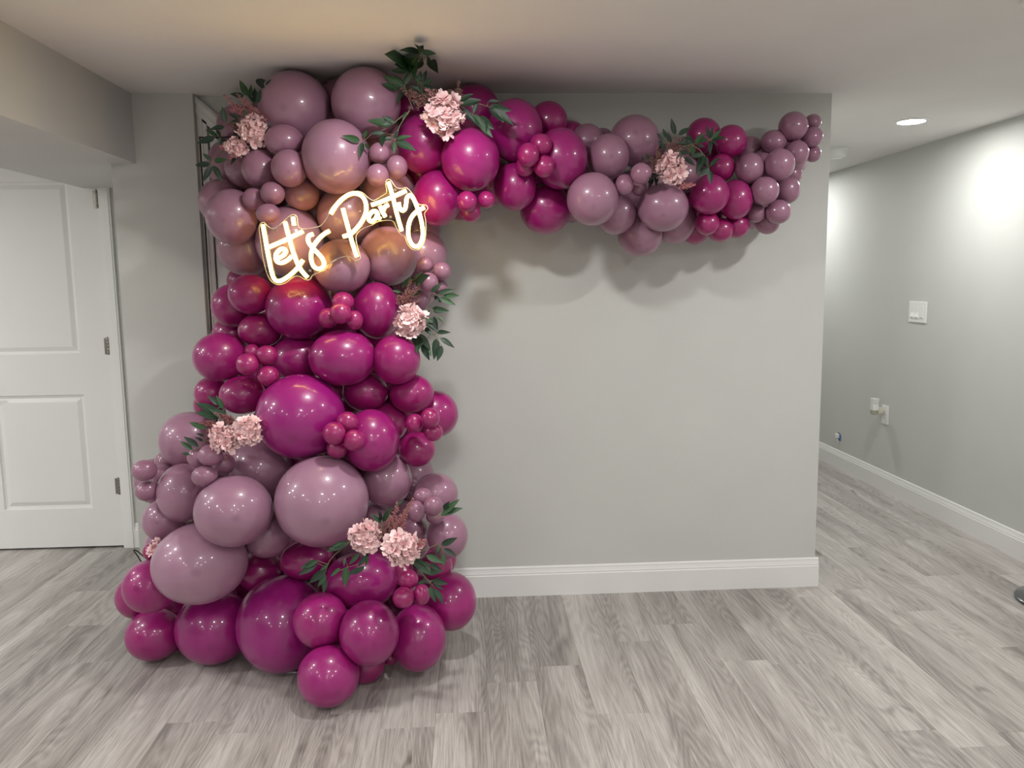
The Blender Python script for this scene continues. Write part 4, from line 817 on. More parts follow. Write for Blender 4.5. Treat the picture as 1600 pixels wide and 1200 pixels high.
SPRIGS = [  # label, stem polyline, leaves (base, tip)
    ('green leaf sprig standing up behind the pink plumes at the top left',[(-0.819, 3.224, 2.114), (-0.817, 3.226, 2.127), (-0.815, 3.227, 2.14), (-0.813, 3.229, 2.153), (-0.811, 3.23, 2.166), (-0.814, 3.231, 2.172), (-0.816, 3.232, 2.179), (-0.818, 3.233, 2.185), (-0.821, 3.234, 2.192)],[((-0.832, 3.236, 2.2), (-0.856, 3.233, 2.25)), ((-0.823, 3.234, 2.192), (-0.817, 3.23, 2.235)), ((-0.778, 3.161, 2.157), (-0.767, 3.159, 2.203)), ((-0.756, 3.147, 2.207), (-0.775, 3.229, 2.267)), ((-0.74, 3.138, 2.217), (-0.722, 3.14, 2.238)), ((-0.847, 3.237, 2.201), (-0.89, 3.23, 2.206)), ((-0.805, 3.231, 2.175), (-0.828, 3.226, 2.202)), ((-0.803, 3.232, 2.178), (-0.803, 3.227, 2.222))]),
    ('green leaf sprig with five leaves at the metal frame corner',[(-0.881, 3.165, 2.021), (-0.888, 3.165, 2.021), (-0.894, 3.166, 2.021), (-0.901, 3.166, 2.021), (-0.907, 3.166, 2.021), (-0.912, 3.167, 2.024), (-0.917, 3.168, 2.027), (-0.922, 3.168, 2.03), (-0.926, 3.169, 2.033), (-0.929, 3.169, 2.035), (-0.933, 3.17, 2.038), (-0.936, 3.17, 2.04), (-0.939, 3.171, 2.042)],[((-0.909, 3.173, 2.074), (-0.952, 3.164, 2.066)), ((-0.938, 3.17, 2.038), (-0.972, 3.165, 2.06)), ((-0.946, 3.17, 2.035), (-1.0, 3.16, 2.016)), ((-0.936, 3.172, 2.054), (-0.923, 3.16, 2.042)), ((-0.922, 3.168, 2.03), (-0.892, 3.154, 2.008)), ((-0.92, 3.168, 2.031), (-0.931, 3.155, 2.002)), ((-0.94, 3.174, 2.063), (-0.922, 3.159, 2.037))]),
    ('green five-leaf sprig hanging lowest at the left of the column top',[(-0.919, 3.162, 1.985), (-0.925, 3.162, 1.979), (-0.931, 3.162, 1.974), (-0.937, 3.161, 1.968), (-0.943, 3.161, 1.962), (-0.947, 3.16, 1.956), (-0.951, 3.16, 1.951), (-0.955, 3.159, 1.946), (-0.958, 3.159, 1.941)],[((-0.962, 3.16, 1.947), (-0.985, 3.154, 1.971)), ((-0.95, 3.159, 1.947), (-0.907, 3.147, 1.949)), ((-0.965, 3.158, 1.935), (-1.012, 3.15, 1.931)), ((-0.962, 3.157, 1.929), (-0.987, 3.142, 1.877)), ((-0.955, 3.157, 1.929), (-0.923, 3.139, 1.881))]),
    ('dark green leaves tucked among the pink plumes at the top left',[(-0.829, 3.177, 2.054), (-0.837, 3.178, 2.063), (-0.845, 3.18, 2.072), (-0.852, 3.181, 2.081), (-0.86, 3.183, 2.09), (-0.866, 3.184, 2.094), (-0.872, 3.184, 2.098), (-0.877, 3.185, 2.102), (-0.883, 3.186, 2.106)],[((-0.911, 3.186, 2.09), (-0.914, 3.182, 2.142)), ((-0.854, 3.184, 2.105), (-0.889, 3.179, 2.123)), ((-0.834, 3.183, 2.106), (-0.829, 3.177, 2.137)), ((-0.867, 3.184, 2.1), (-0.895, 3.174, 2.084)), ((-0.865, 3.176, 2.035), (-0.874, 3.169, 2.056)), ((-0.863, 3.168, 1.971), (-0.887, 3.155, 1.939)), ((-0.883, 3.183, 2.081), (-0.857, 3.174, 2.104))]),
    ('tallest green sprig reaching up to the ceiling',[(-0.194, 3.101, 2.121), (-0.199, 3.103, 2.136), (-0.204, 3.105, 2.15), (-0.209, 3.108, 2.164), (-0.215, 3.11, 2.179), (-0.217, 3.111, 2.186), (-0.219, 3.112, 2.193), (-0.221, 3.113, 2.2), (-0.223, 3.114, 2.207), (-0.219, 3.115, 2.222), (-0.215, 3.117, 2.237), (-0.211, 3.119, 2.252), (-0.208, 3.121, 2.267), (-0.2, 3.102, 2.272), (-0.192, 3.065, 2.272), (-0.184, 3.03, 2.272), (-0.176, 2.995, 2.272), (-0.17, 2.97, 2.272), (-0.164, 2.946, 2.272), (-0.159, 2.922, 2.272), (-0.153, 2.899, 2.272)],[((-0.152, 2.899, 2.272), (-0.156, 2.809, 2.272)), ((-0.153, 2.899, 2.272), (-0.205, 2.863, 2.272)), ((-0.151, 2.899, 2.272), (-0.102, 2.914, 2.272)), ((-0.155, 2.91, 2.272), (-0.2, 2.946, 2.272)), ((-0.15, 2.899, 2.272), (-0.14, 2.84, 2.272)), ((-0.145, 2.91, 2.272), (-0.17, 2.952, 2.272)), ((-0.125, 2.958, 2.272), (-0.131, 3.039, 2.272)), ((-0.12, 3.01, 2.272), (-0.109, 3.105, 2.272)), ((-0.206, 3.098, 2.272), (-0.249, 2.933, 2.272)), ((-0.215, 3.098, 2.272), (-0.246, 3.057, 2.272)), ((-0.204, 3.12, 2.267), (-0.177, 2.971, 2.272)), ((-0.197, 3.12, 2.267), (-0.155, 3.018, 2.272)), ((-0.209, 3.121, 2.266), (-0.264, 3.113, 2.265)), ((-0.223, 3.115, 2.214), (-0.203, 3.109, 2.26)), ((-0.225, 3.114, 2.211), (-0.254, 3.11, 2.242)), ((-0.228, 3.112, 2.21), (-0.29, 3.106, 2.239)), ((-0.25, 3.114, 2.197), (-0.294, 3.081, 2.208)), ((-0.23, 3.114, 2.207), (-0.263, 3.108, 2.226))]),
    ('bushy green leaves just left above the topmost hydrangea',[(-0.151, 3.114, 2.159), (-0.154, 3.115, 2.168), (-0.156, 3.116, 2.177), (-0.159, 3.118, 2.186), (-0.161, 3.119, 2.195), (-0.163, 3.12, 2.203), (-0.164, 3.121, 2.212), (-0.166, 3.123, 2.221), (-0.168, 3.124, 2.23)],[((-0.171, 3.123, 2.22), (-0.192, 3.119, 2.26)), ((-0.165, 3.124, 2.23), (-0.163, 3.117, 2.26)), ((-0.157, 3.122, 2.223), (-0.143, 3.116, 2.261)), ((-0.154, 3.121, 2.216), (-0.121, 3.111, 2.231)), ((-0.154, 3.12, 2.209), (-0.115, 3.107, 2.199)), ((-0.167, 3.119, 2.191), (-0.196, 3.112, 2.207)), ((-0.233, 3.122, 2.188), (-0.252, 3.108, 2.151)), ((-0.165, 3.119, 2.195), (-0.174, 3.112, 2.217)), ((-0.177, 3.112, 2.138), (-0.197, 3.106, 2.154))]),
    ('dark green leaf spray right of the topmost hydrangea, upper branch',[(-0.022, 3.074, 2.136), (-0.013, 3.073, 2.135), (-0.004, 3.073, 2.134), (0.005, 3.072, 2.133), (0.013, 3.071, 2.132), (0.024, 3.071, 2.133), (0.035, 3.071, 2.134), (0.046, 3.07, 2.135), (0.056, 3.07, 2.135), (0.065, 3.069, 2.132), (0.074, 3.068, 2.129), (0.083, 3.067, 2.126), (0.091, 3.066, 2.122)],[((-0.018, 3.075, 2.147), (0.024, 3.065, 2.168)), ((-0.018, 3.073, 2.133), (0.048, 3.061, 2.146)), ((0.031, 3.066, 2.1), (0.046, 3.061, 2.142)), ((0.09, 3.066, 2.123), (0.134, 3.048, 2.075)), ((0.095, 3.066, 2.122), (0.159, 3.051, 2.109)), ((0.109, 3.064, 2.113), (0.167, 3.045, 2.066)), ((0.087, 3.069, 2.144), (0.12, 3.057, 2.142)), ((0.091, 3.066, 2.121), (0.123, 3.055, 2.129))]),
    ('dark green leaf spray right of the topmost hydrangea, drooping branch',[(-0.022, 3.073, 2.133), (-0.014, 3.072, 2.127), (-0.006, 3.071, 2.122), (0.002, 3.07, 2.117), (0.01, 3.069, 2.111), (0.017, 3.068, 2.106), (0.025, 3.067, 2.1), (0.033, 3.066, 2.095), (0.041, 3.065, 2.09), (0.048, 3.063, 2.082), (0.055, 3.062, 2.074), (0.062, 3.06, 2.065), (0.069, 3.059, 2.057)],[((-0.012, 3.071, 2.118), (0.03, 3.053, 2.074)), ((0.009, 3.068, 2.101), (0.054, 3.049, 2.054)), ((0.052, 3.064, 2.089), (0.098, 3.046, 2.046)), ((0.055, 3.061, 2.065), (0.093, 3.043, 2.019)), ((0.034, 3.066, 2.097), (0.055, 3.05, 2.063)), ((0.069, 3.062, 2.082), (0.075, 3.046, 2.034))]),
    ('green sprig drooping over the large lilac balloon above the neon word Party',[(-0.221, 3.059, 2.098), (-0.232, 3.059, 2.089), (-0.242, 3.058, 2.081), (-0.253, 3.058, 2.072), (-0.263, 3.057, 2.064), (-0.272, 3.057, 2.058), (-0.281, 3.057, 2.052), (-0.29, 3.056, 2.046), (-0.299, 3.056, 2.041), (-0.311, 3.056, 2.036), (-0.323, 3.056, 2.032), (-0.334, 3.056, 2.028), (-0.346, 3.056, 2.024), (-0.353, 3.056, 2.018), (-0.36, 3.056, 2.012), (-0.364, 3.037, 2.003), (-0.369, 3.016, 1.994)],[((-0.38, 2.991, 1.99), (-0.427, 2.957, 1.999)), ((-0.369, 3.025, 2.006), (-0.362, 3.049, 2.038)), ((-0.372, 3.0, 1.986), (-0.38, 2.98, 1.939)), ((-0.363, 2.995, 1.982), (-0.351, 3.014, 1.964)), ((-0.26, 3.057, 2.066), (-0.297, 3.052, 2.085)), ((-0.272, 3.056, 2.055), (-0.345, 3.052, 2.072)), ((-0.263, 3.058, 2.069), (-0.309, 3.048, 2.053))]),
    ('green sprig hanging against the left edge of the magenta arch balloon',[(-0.203, 3.049, 2.107), (-0.212, 3.048, 2.094), (-0.221, 3.047, 2.081), (-0.23, 3.046, 2.068), (-0.239, 3.045, 2.055), (-0.243, 3.044, 2.047), (-0.247, 3.043, 2.038), (-0.25, 3.042, 2.029), (-0.254, 3.041, 2.021), (-0.255, 3.04, 2.015), (-0.257, 3.04, 2.009), (-0.258, 3.039, 2.003), (-0.259, 3.038, 1.997)],[((-0.298, 3.044, 2.027), (-0.339, 3.036, 2.025)), ((-0.269, 3.04, 2.006), (-0.302, 3.031, 2.002)), ((-0.26, 3.039, 2.006), (-0.246, 3.031, 2.029)), ((-0.252, 3.039, 2.003), (-0.206, 3.027, 2.014)), ((-0.252, 3.037, 1.994), (-0.192, 3.02, 1.965)), ((-0.261, 3.038, 1.995), (-0.262, 3.023, 1.958)), ((-0.301, 3.043, 2.021), (-0.302, 3.01, 1.982)), ((-0.215, 3.049, 2.102), (-0.226, 3.037, 2.077))]),
    ('upright green leaves at the top left of the right hydrangea',[(0.806, 3.21, 1.962), (0.807, 3.211, 1.973), (0.808, 3.213, 1.985), (0.809, 3.214, 1.996), (0.81, 3.215, 2.008), (0.813, 3.216, 2.017), (0.815, 3.217, 2.026), (0.818, 3.218, 2.034), (0.821, 3.219, 2.043)],[((0.83, 3.22, 2.049), (0.812, 3.217, 2.102)), ((0.793, 3.22, 2.038), (0.78, 3.214, 2.066)), ((0.842, 3.219, 2.048), (0.881, 3.21, 2.071)), ((0.78, 3.218, 2.017), (0.759, 3.213, 2.05)), ((0.777, 3.216, 1.998), (0.761, 3.209, 2.02)), ((0.81, 3.216, 2.016), (0.797, 3.211, 2.05)), ((0.787, 3.214, 1.989), (0.772, 3.208, 2.015))]),
    ('dense green leaf spray right of the right hydrangea',[(0.826, 3.191, 1.98), (0.834, 3.191, 1.985), (0.842, 3.191, 1.989), (0.851, 3.191, 1.994), (0.859, 3.191, 1.999), (0.868, 3.191, 2.001), (0.877, 3.191, 2.003), (0.886, 3.191, 2.005), (0.894, 3.191, 2.008), (0.903, 3.191, 2.01), (0.912, 3.19, 2.012), (0.921, 3.19, 2.014), (0.93, 3.19, 2.017), (0.938, 3.19, 2.019), (0.945, 3.19, 2.021), (0.953, 3.19, 2.023), (0.96, 3.19, 2.026)],[((0.894, 3.191, 2.009), (0.857, 3.186, 2.032)), ((0.894, 3.191, 2.009), (0.87, 3.186, 2.04)), ((0.9, 3.191, 2.012), (0.933, 3.183, 2.043)), ((0.894, 3.19, 2.004), (0.889, 3.175, 1.964)), ((0.875, 3.192, 2.012), (0.835, 3.184, 2.009)), ((0.908, 3.189, 2.003), (0.932, 3.177, 1.995)), ((0.96, 3.19, 2.027), (0.945, 3.186, 2.069)), ((0.961, 3.19, 2.03), (0.967, 3.185, 2.069)), ((0.966, 3.189, 2.027), (0.997, 3.181, 2.056)), ((0.968, 3.189, 2.024), (1.009, 3.177, 2.03)), ((0.96, 3.189, 2.022), (0.956, 3.173, 1.977)), ((0.952, 3.19, 2.027), (0.909, 3.18, 2.011)), ((0.968, 3.188, 2.019), (0.984, 3.175, 2.002))]),
    ('green leaves drooping over the magenta balloons right of the right hydrangea',[(0.889, 3.18, 2.002), (0.895, 3.179, 1.997), (0.902, 3.178, 1.992), (0.909, 3.177, 1.988), (0.916, 3.176, 1.983), (0.92, 3.175, 1.978), (0.924, 3.175, 1.973), (0.928, 3.174, 1.968), (0.933, 3.173, 1.964), (0.938, 3.171, 1.952), (0.943, 3.169, 1.94), (0.947, 3.168, 1.928), (0.952, 3.166, 1.916)],[((0.931, 3.173, 1.964), (0.882, 3.165, 1.957)), ((0.93, 3.172, 1.958), (0.902, 3.156, 1.899)), ((0.934, 3.172, 1.958), (0.942, 3.157, 1.92)), ((0.954, 3.166, 1.918), (0.984, 3.158, 1.949)), ((0.951, 3.165, 1.912), (0.913, 3.154, 1.886)), ((0.952, 3.164, 1.904), (0.953, 3.148, 1.856)), ((0.855, 3.176, 1.954), (0.888, 3.16, 1.926)), ((0.846, 3.176, 1.955), (0.823, 3.169, 1.966)), ((0.834, 3.18, 1.976), (0.87, 3.167, 1.97)), ((0.92, 3.173, 1.956), (0.906, 3.16, 1.933))]),
    ('small dark leaves at the lower left of the right hydrangea',[(0.778, 3.208, 1.935), (0.772, 3.207, 1.928), (0.767, 3.207, 1.921), (0.761, 3.206, 1.915), (0.756, 3.205, 1.908), (0.752, 3.205, 1.904), (0.749, 3.205, 1.9), (0.745, 3.204, 1.896), (0.742, 3.204, 1.892)],[((0.755, 3.204, 1.9), (0.747, 3.189, 1.856)), ((0.742, 3.204, 1.892), (0.72, 3.192, 1.864)), ((0.724, 3.213, 1.952), (0.71, 3.206, 1.973)), ((0.697, 3.213, 1.947), (0.694, 3.206, 1.964)), ((0.764, 3.203, 1.894), (0.711, 3.117, 1.875)), ((0.739, 3.202, 1.876), (0.719, 3.189, 1.845))]),
    ('green leaves at the top of the middle right flower, below the lilac trio',[(-0.245, 3.064, 1.417), (-0.241, 3.065, 1.426), (-0.238, 3.066, 1.434), (-0.234, 3.067, 1.443), (-0.23, 3.068, 1.451), (-0.225, 3.068, 1.459), (-0.22, 3.069, 1.467), (-0.215, 3.07, 1.474), (-0.209, 3.07, 1.482)],[((-0.209, 3.07, 1.482), (-0.182, 3.063, 1.516)), ((-0.197, 3.032, 1.474), (-0.151, 2.956, 1.503)), ((-0.255, 3.068, 1.446), (-0.281, 3.06, 1.452)), ((-0.251, 3.07, 1.465), (-0.218, 3.063, 1.5)), ((-0.208, 3.053, 1.433), (-0.181, 3.054, 1.449)), ((-0.227, 3.063, 1.424), (-0.206, 3.05, 1.431)), ((-0.237, 3.07, 1.468), (-0.201, 3.062, 1.495))]),
    ('loose green sprig right of the middle right hydrangea, upper branch',[(-0.185, 3.06, 1.334), (-0.181, 3.061, 1.341), (-0.176, 3.062, 1.348), (-0.172, 3.062, 1.355), (-0.167, 3.063, 1.361), (-0.164, 3.064, 1.369), (-0.16, 3.064, 1.377), (-0.157, 3.065, 1.384), (-0.153, 3.066, 1.392), (-0.15, 3.067, 1.403), (-0.147, 3.069, 1.414), (-0.145, 3.07, 1.425), (-0.142, 3.071, 1.436)],[((-0.139, 3.013, 1.443), (-0.104, 3.005, 1.474)), ((-0.116, 3.07, 1.438), (-0.063, 3.059, 1.452)), ((-0.095, 3.068, 1.429), (-0.044, 3.055, 1.43)), ((-0.13, 3.07, 1.429), (-0.108, 3.056, 1.408)), ((-0.111, 3.067, 1.421), (-0.059, 3.052, 1.401)), ((-0.139, 3.064, 1.383), (-0.085, 3.05, 1.374)), ((-0.134, 3.062, 1.371), (-0.09, 3.05, 1.372)), ((-0.119, 3.059, 1.351), (-0.096, 3.045, 1.333))]),
    ('loose green sprig right of the middle right hydrangea, drooping branch',[(-0.185, 3.049, 1.328), (-0.179, 3.048, 1.323), (-0.173, 3.047, 1.317), (-0.167, 3.046, 1.312), (-0.161, 3.045, 1.307), (-0.155, 3.044, 1.301), (-0.149, 3.043, 1.296), (-0.143, 3.042, 1.29), (-0.137, 3.041, 1.285), (-0.133, 3.041, 1.281), (-0.129, 3.04, 1.277), (-0.125, 3.039, 1.273), (-0.121, 3.038, 1.269)],[((-0.165, 3.052, 1.358), (-0.15, 3.043, 1.374)), ((-0.164, 3.051, 1.348), (-0.139, 3.038, 1.334)), ((-0.136, 3.05, 1.353), (-0.122, 3.034, 1.31)), ((-0.161, 3.048, 1.328), (-0.122, 3.032, 1.299)), ((-0.175, 3.047, 1.314), (-0.143, 3.032, 1.287)), ((-0.124, 3.042, 1.293), (-0.08, 3.029, 1.293)), ((-0.11, 3.038, 1.271), (-0.065, 3.022, 1.243)), ((-0.126, 3.039, 1.269), (-0.133, 3.02, 1.203)), ((-0.106, 3.034, 1.243), (-0.12, 3.019, 1.194)), ((-0.189, 3.044, 1.287), (-0.15, 3.025, 1.235)), ((-0.179, 3.039, 1.249), (-0.157, 3.021, 1.198)), ((-0.159, 3.036, 1.235), (-0.147, 3.022, 1.208)), ((-0.196, 3.044, 1.28), (-0.195, 2.956, 1.239))]),
    ('fan of dark green leaves above the left hydrangeas',[(-0.863, 2.878, 0.972), (-0.869, 2.879, 0.98), (-0.875, 2.88, 0.987), (-0.88, 2.882, 0.995), (-0.886, 2.883, 1.002), (-0.891, 2.884, 1.009), (-0.897, 2.885, 1.016), (-0.903, 2.886, 1.023), (-0.908, 2.888, 1.03)],[((-0.904, 2.887, 1.027), (-0.974, 2.885, 1.06)), ((-0.897, 2.885, 1.011), (-0.972, 2.881, 1.029)), ((-0.899, 2.89, 1.052), (-0.933, 2.886, 1.084)), ((-0.885, 2.888, 1.039), (-0.906, 2.884, 1.081)), ((-0.867, 2.883, 1.006), (-0.892, 2.876, 1.027)), ((-0.872, 2.883, 1.006), (-0.928, 2.88, 1.038))]),
    ('dark green leaves at the left side of the left hydrangeas',[(-0.907, 2.864, 0.924), (-0.917, 2.865, 0.926), (-0.928, 2.865, 0.927), (-0.938, 2.866, 0.928), (-0.948, 2.867, 0.929), (-0.956, 2.866, 0.924), (-0.963, 2.866, 0.918), (-0.971, 2.866, 0.913), (-0.979, 2.866, 0.907)],[((-0.946, 2.872, 0.972), (-0.997, 2.867, 0.993)), ((-0.977, 2.865, 0.907), (-1.017, 2.862, 0.941)), ((-0.997, 2.862, 0.896), (-1.031, 2.861, 0.926)), ((-1.003, 2.851, 0.882), (-1.03, 2.856, 0.887)), ((-0.96, 2.867, 0.927), (-0.981, 2.86, 0.942)), ((-0.955, 2.869, 0.945), (-0.976, 2.862, 0.956))]),
    ('long green sprig trailing down left over the dark magenta balloon',[(-0.408, 2.697, 0.613), (-0.415, 2.696, 0.606), (-0.423, 2.696, 0.599), (-0.43, 2.695, 0.592), (-0.437, 2.695, 0.585), (-0.447, 2.694, 0.577), (-0.457, 2.694, 0.569), (-0.467, 2.693, 0.561), (-0.477, 2.693, 0.553), (-0.483, 2.692, 0.547), (-0.488, 2.692, 0.541), (-0.494, 2.691, 0.534), (-0.499, 2.691, 0.528), (-0.503, 2.689, 0.518), (-0.507, 2.688, 0.507), (-0.511, 2.687, 0.496), (-0.515, 2.686, 0.486), (-0.52, 2.685, 0.476), (-0.526, 2.684, 0.467), (-0.531, 2.683, 0.458), (-0.537, 2.682, 0.448)],[((-0.437, 2.696, 0.592), (-0.495, 2.686, 0.571)), ((-0.451, 2.697, 0.595), (-0.482, 2.686, 0.581)), ((-0.541, 2.692, 0.524), (-0.593, 2.681, 0.493)), ((-0.537, 2.693, 0.532), (-0.587, 2.683, 0.514)), ((-0.503, 2.689, 0.518), (-0.525, 2.679, 0.504)), ((-0.513, 2.688, 0.5), (-0.56, 2.676, 0.464)), ((-0.511, 2.685, 0.482), (-0.534, 2.672, 0.451)), ((-0.512, 2.684, 0.468), (-0.517, 2.669, 0.431)), ((-0.466, 2.695, 0.574), (-0.493, 2.687, 0.578))]),
    ('green sprig draped over the wrinkled magenta balloon under the hydrangeas',[(-0.335, 2.668, 0.574), (-0.341, 2.668, 0.571), (-0.347, 2.668, 0.568), (-0.354, 2.667, 0.565), (-0.36, 2.667, 0.562), (-0.37, 2.667, 0.552), (-0.38, 2.666, 0.543), (-0.39, 2.665, 0.533), (-0.4, 2.665, 0.523), (-0.41, 2.665, 0.521), (-0.419, 2.665, 0.518), (-0.429, 2.665, 0.516), (-0.439, 2.665, 0.513), (-0.45, 2.665, 0.508), (-0.461, 2.665, 0.503), (-0.472, 2.665, 0.498), (-0.482, 2.665, 0.493)],[((-0.362, 2.667, 0.555), (-0.366, 2.653, 0.526)), ((-0.358, 2.668, 0.565), (-0.391, 2.654, 0.526)), ((-0.391, 2.669, 0.561), (-0.421, 2.657, 0.533)), ((-0.44, 2.67, 0.547), (-0.443, 2.657, 0.527)), ((-0.46, 2.666, 0.513), (-0.485, 2.655, 0.491)), ((-0.436, 2.666, 0.517), (-0.44, 2.649, 0.463)), ((-0.392, 2.663, 0.512), (-0.423, 2.652, 0.495)), ((-0.374, 2.662, 0.517), (-0.406, 2.651, 0.497)), ((-0.356, 2.667, 0.558), (-0.38, 2.658, 0.562))]),
    ('upright green leaves behind the two lower right hydrangeas',[(-0.314, 2.75, 0.593), (-0.315, 2.751, 0.601), (-0.316, 2.752, 0.609), (-0.316, 2.753, 0.617), (-0.317, 2.754, 0.625), (-0.318, 2.755, 0.631), (-0.319, 2.756, 0.636), (-0.32, 2.756, 0.642), (-0.32, 2.757, 0.647)],[((-0.324, 2.756, 0.64), (-0.353, 2.752, 0.671)), ((-0.324, 2.757, 0.647), (-0.327, 2.752, 0.684)), ((-0.316, 2.756, 0.644), (-0.296, 2.751, 0.687)), ((-0.341, 2.757, 0.637), (-0.36, 2.749, 0.647)), ((-0.274, 2.761, 0.698), (-0.246, 2.752, 0.718)), ((-0.303, 2.753, 0.622), (-0.287, 2.744, 0.639))]),
    ('slender green leaves at the right edge of the lower lilac cluster',[(-0.133, 2.739, 0.659), (-0.129, 2.739, 0.661), (-0.125, 2.739, 0.662), (-0.122, 2.739, 0.664), (-0.118, 2.739, 0.666), (-0.114, 2.739, 0.67), (-0.111, 2.739, 0.673), (-0.107, 2.739, 0.677), (-0.103, 2.74, 0.68)],[((-0.103, 2.739, 0.673), (-0.058, 2.732, 0.719)), ((-0.114, 2.739, 0.669), (-0.049, 2.729, 0.694)), ((-0.103, 2.741, 0.688), (-0.084, 2.733, 0.715))]),
    ('green sprig arching right past the lower right hydrangeas to the wall',[(-0.188, 2.697, 0.55), (-0.18, 2.697, 0.553), (-0.171, 2.697, 0.557), (-0.163, 2.697, 0.56), (-0.155, 2.697, 0.564), (-0.147, 2.697, 0.567), (-0.139, 2.697, 0.571), (-0.13, 2.697, 0.574), (-0.122, 2.697, 0.578), (-0.119, 2.697, 0.573), (-0.115, 2.696, 0.569), (-0.112, 2.695, 0.564), (-0.108, 2.694, 0.56)],[((-0.111, 2.696, 0.574), (-0.064, 2.687, 0.597)), ((-0.103, 2.694, 0.56), (-0.066, 2.68, 0.542)), ((-0.105, 2.692, 0.545), (-0.103, 2.677, 0.509)), ((-0.113, 2.695, 0.563), (-0.13, 2.683, 0.542)), ((-0.119, 2.697, 0.574), (-0.122, 2.684, 0.556))]),
    ('bushy green sprig drooping right below the lower right hydrangeas',[(-0.216, 2.677, 0.539), (-0.212, 2.676, 0.532), (-0.209, 2.675, 0.525), (-0.205, 2.674, 0.517), (-0.202, 2.673, 0.51), (-0.195, 2.671, 0.502), (-0.188, 2.67, 0.494), (-0.181, 2.668, 0.486), (-0.174, 2.667, 0.478), (-0.167, 2.666, 0.47), (-0.16, 2.664, 0.462), (-0.153, 2.663, 0.454), (-0.146, 2.661, 0.445), (-0.143, 2.661, 0.442), (-0.14, 2.66, 0.438), (-0.138, 2.66, 0.435), (-0.135, 2.659, 0.431)],[((-0.162, 2.675, 0.545), (-0.112, 2.66, 0.526)), ((-0.205, 2.676, 0.532), (-0.151, 2.657, 0.488)), ((-0.169, 2.673, 0.524), (-0.151, 2.658, 0.498)), ((-0.151, 2.671, 0.517), (-0.115, 2.656, 0.498)), ((-0.209, 2.673, 0.514), (-0.213, 2.662, 0.502)), ((-0.166, 2.667, 0.484), (-0.115, 2.656, 0.495)), ((-0.192, 2.664, 0.449), (-0.164, 2.654, 0.462)), ((-0.145, 2.663, 0.459), (-0.098, 2.65, 0.452)), ((-0.138, 2.662, 0.452), (-0.112, 2.648, 0.434)), ((-0.153, 2.661, 0.438), (-0.136, 2.644, 0.395)), ((-0.139, 2.659, 0.431), (-0.108, 2.642, 0.391)), ((-0.205, 2.675, 0.525), (-0.173, 2.66, 0.503)), ((-0.198, 2.675, 0.532), (-0.165, 2.661, 0.517))]),
]
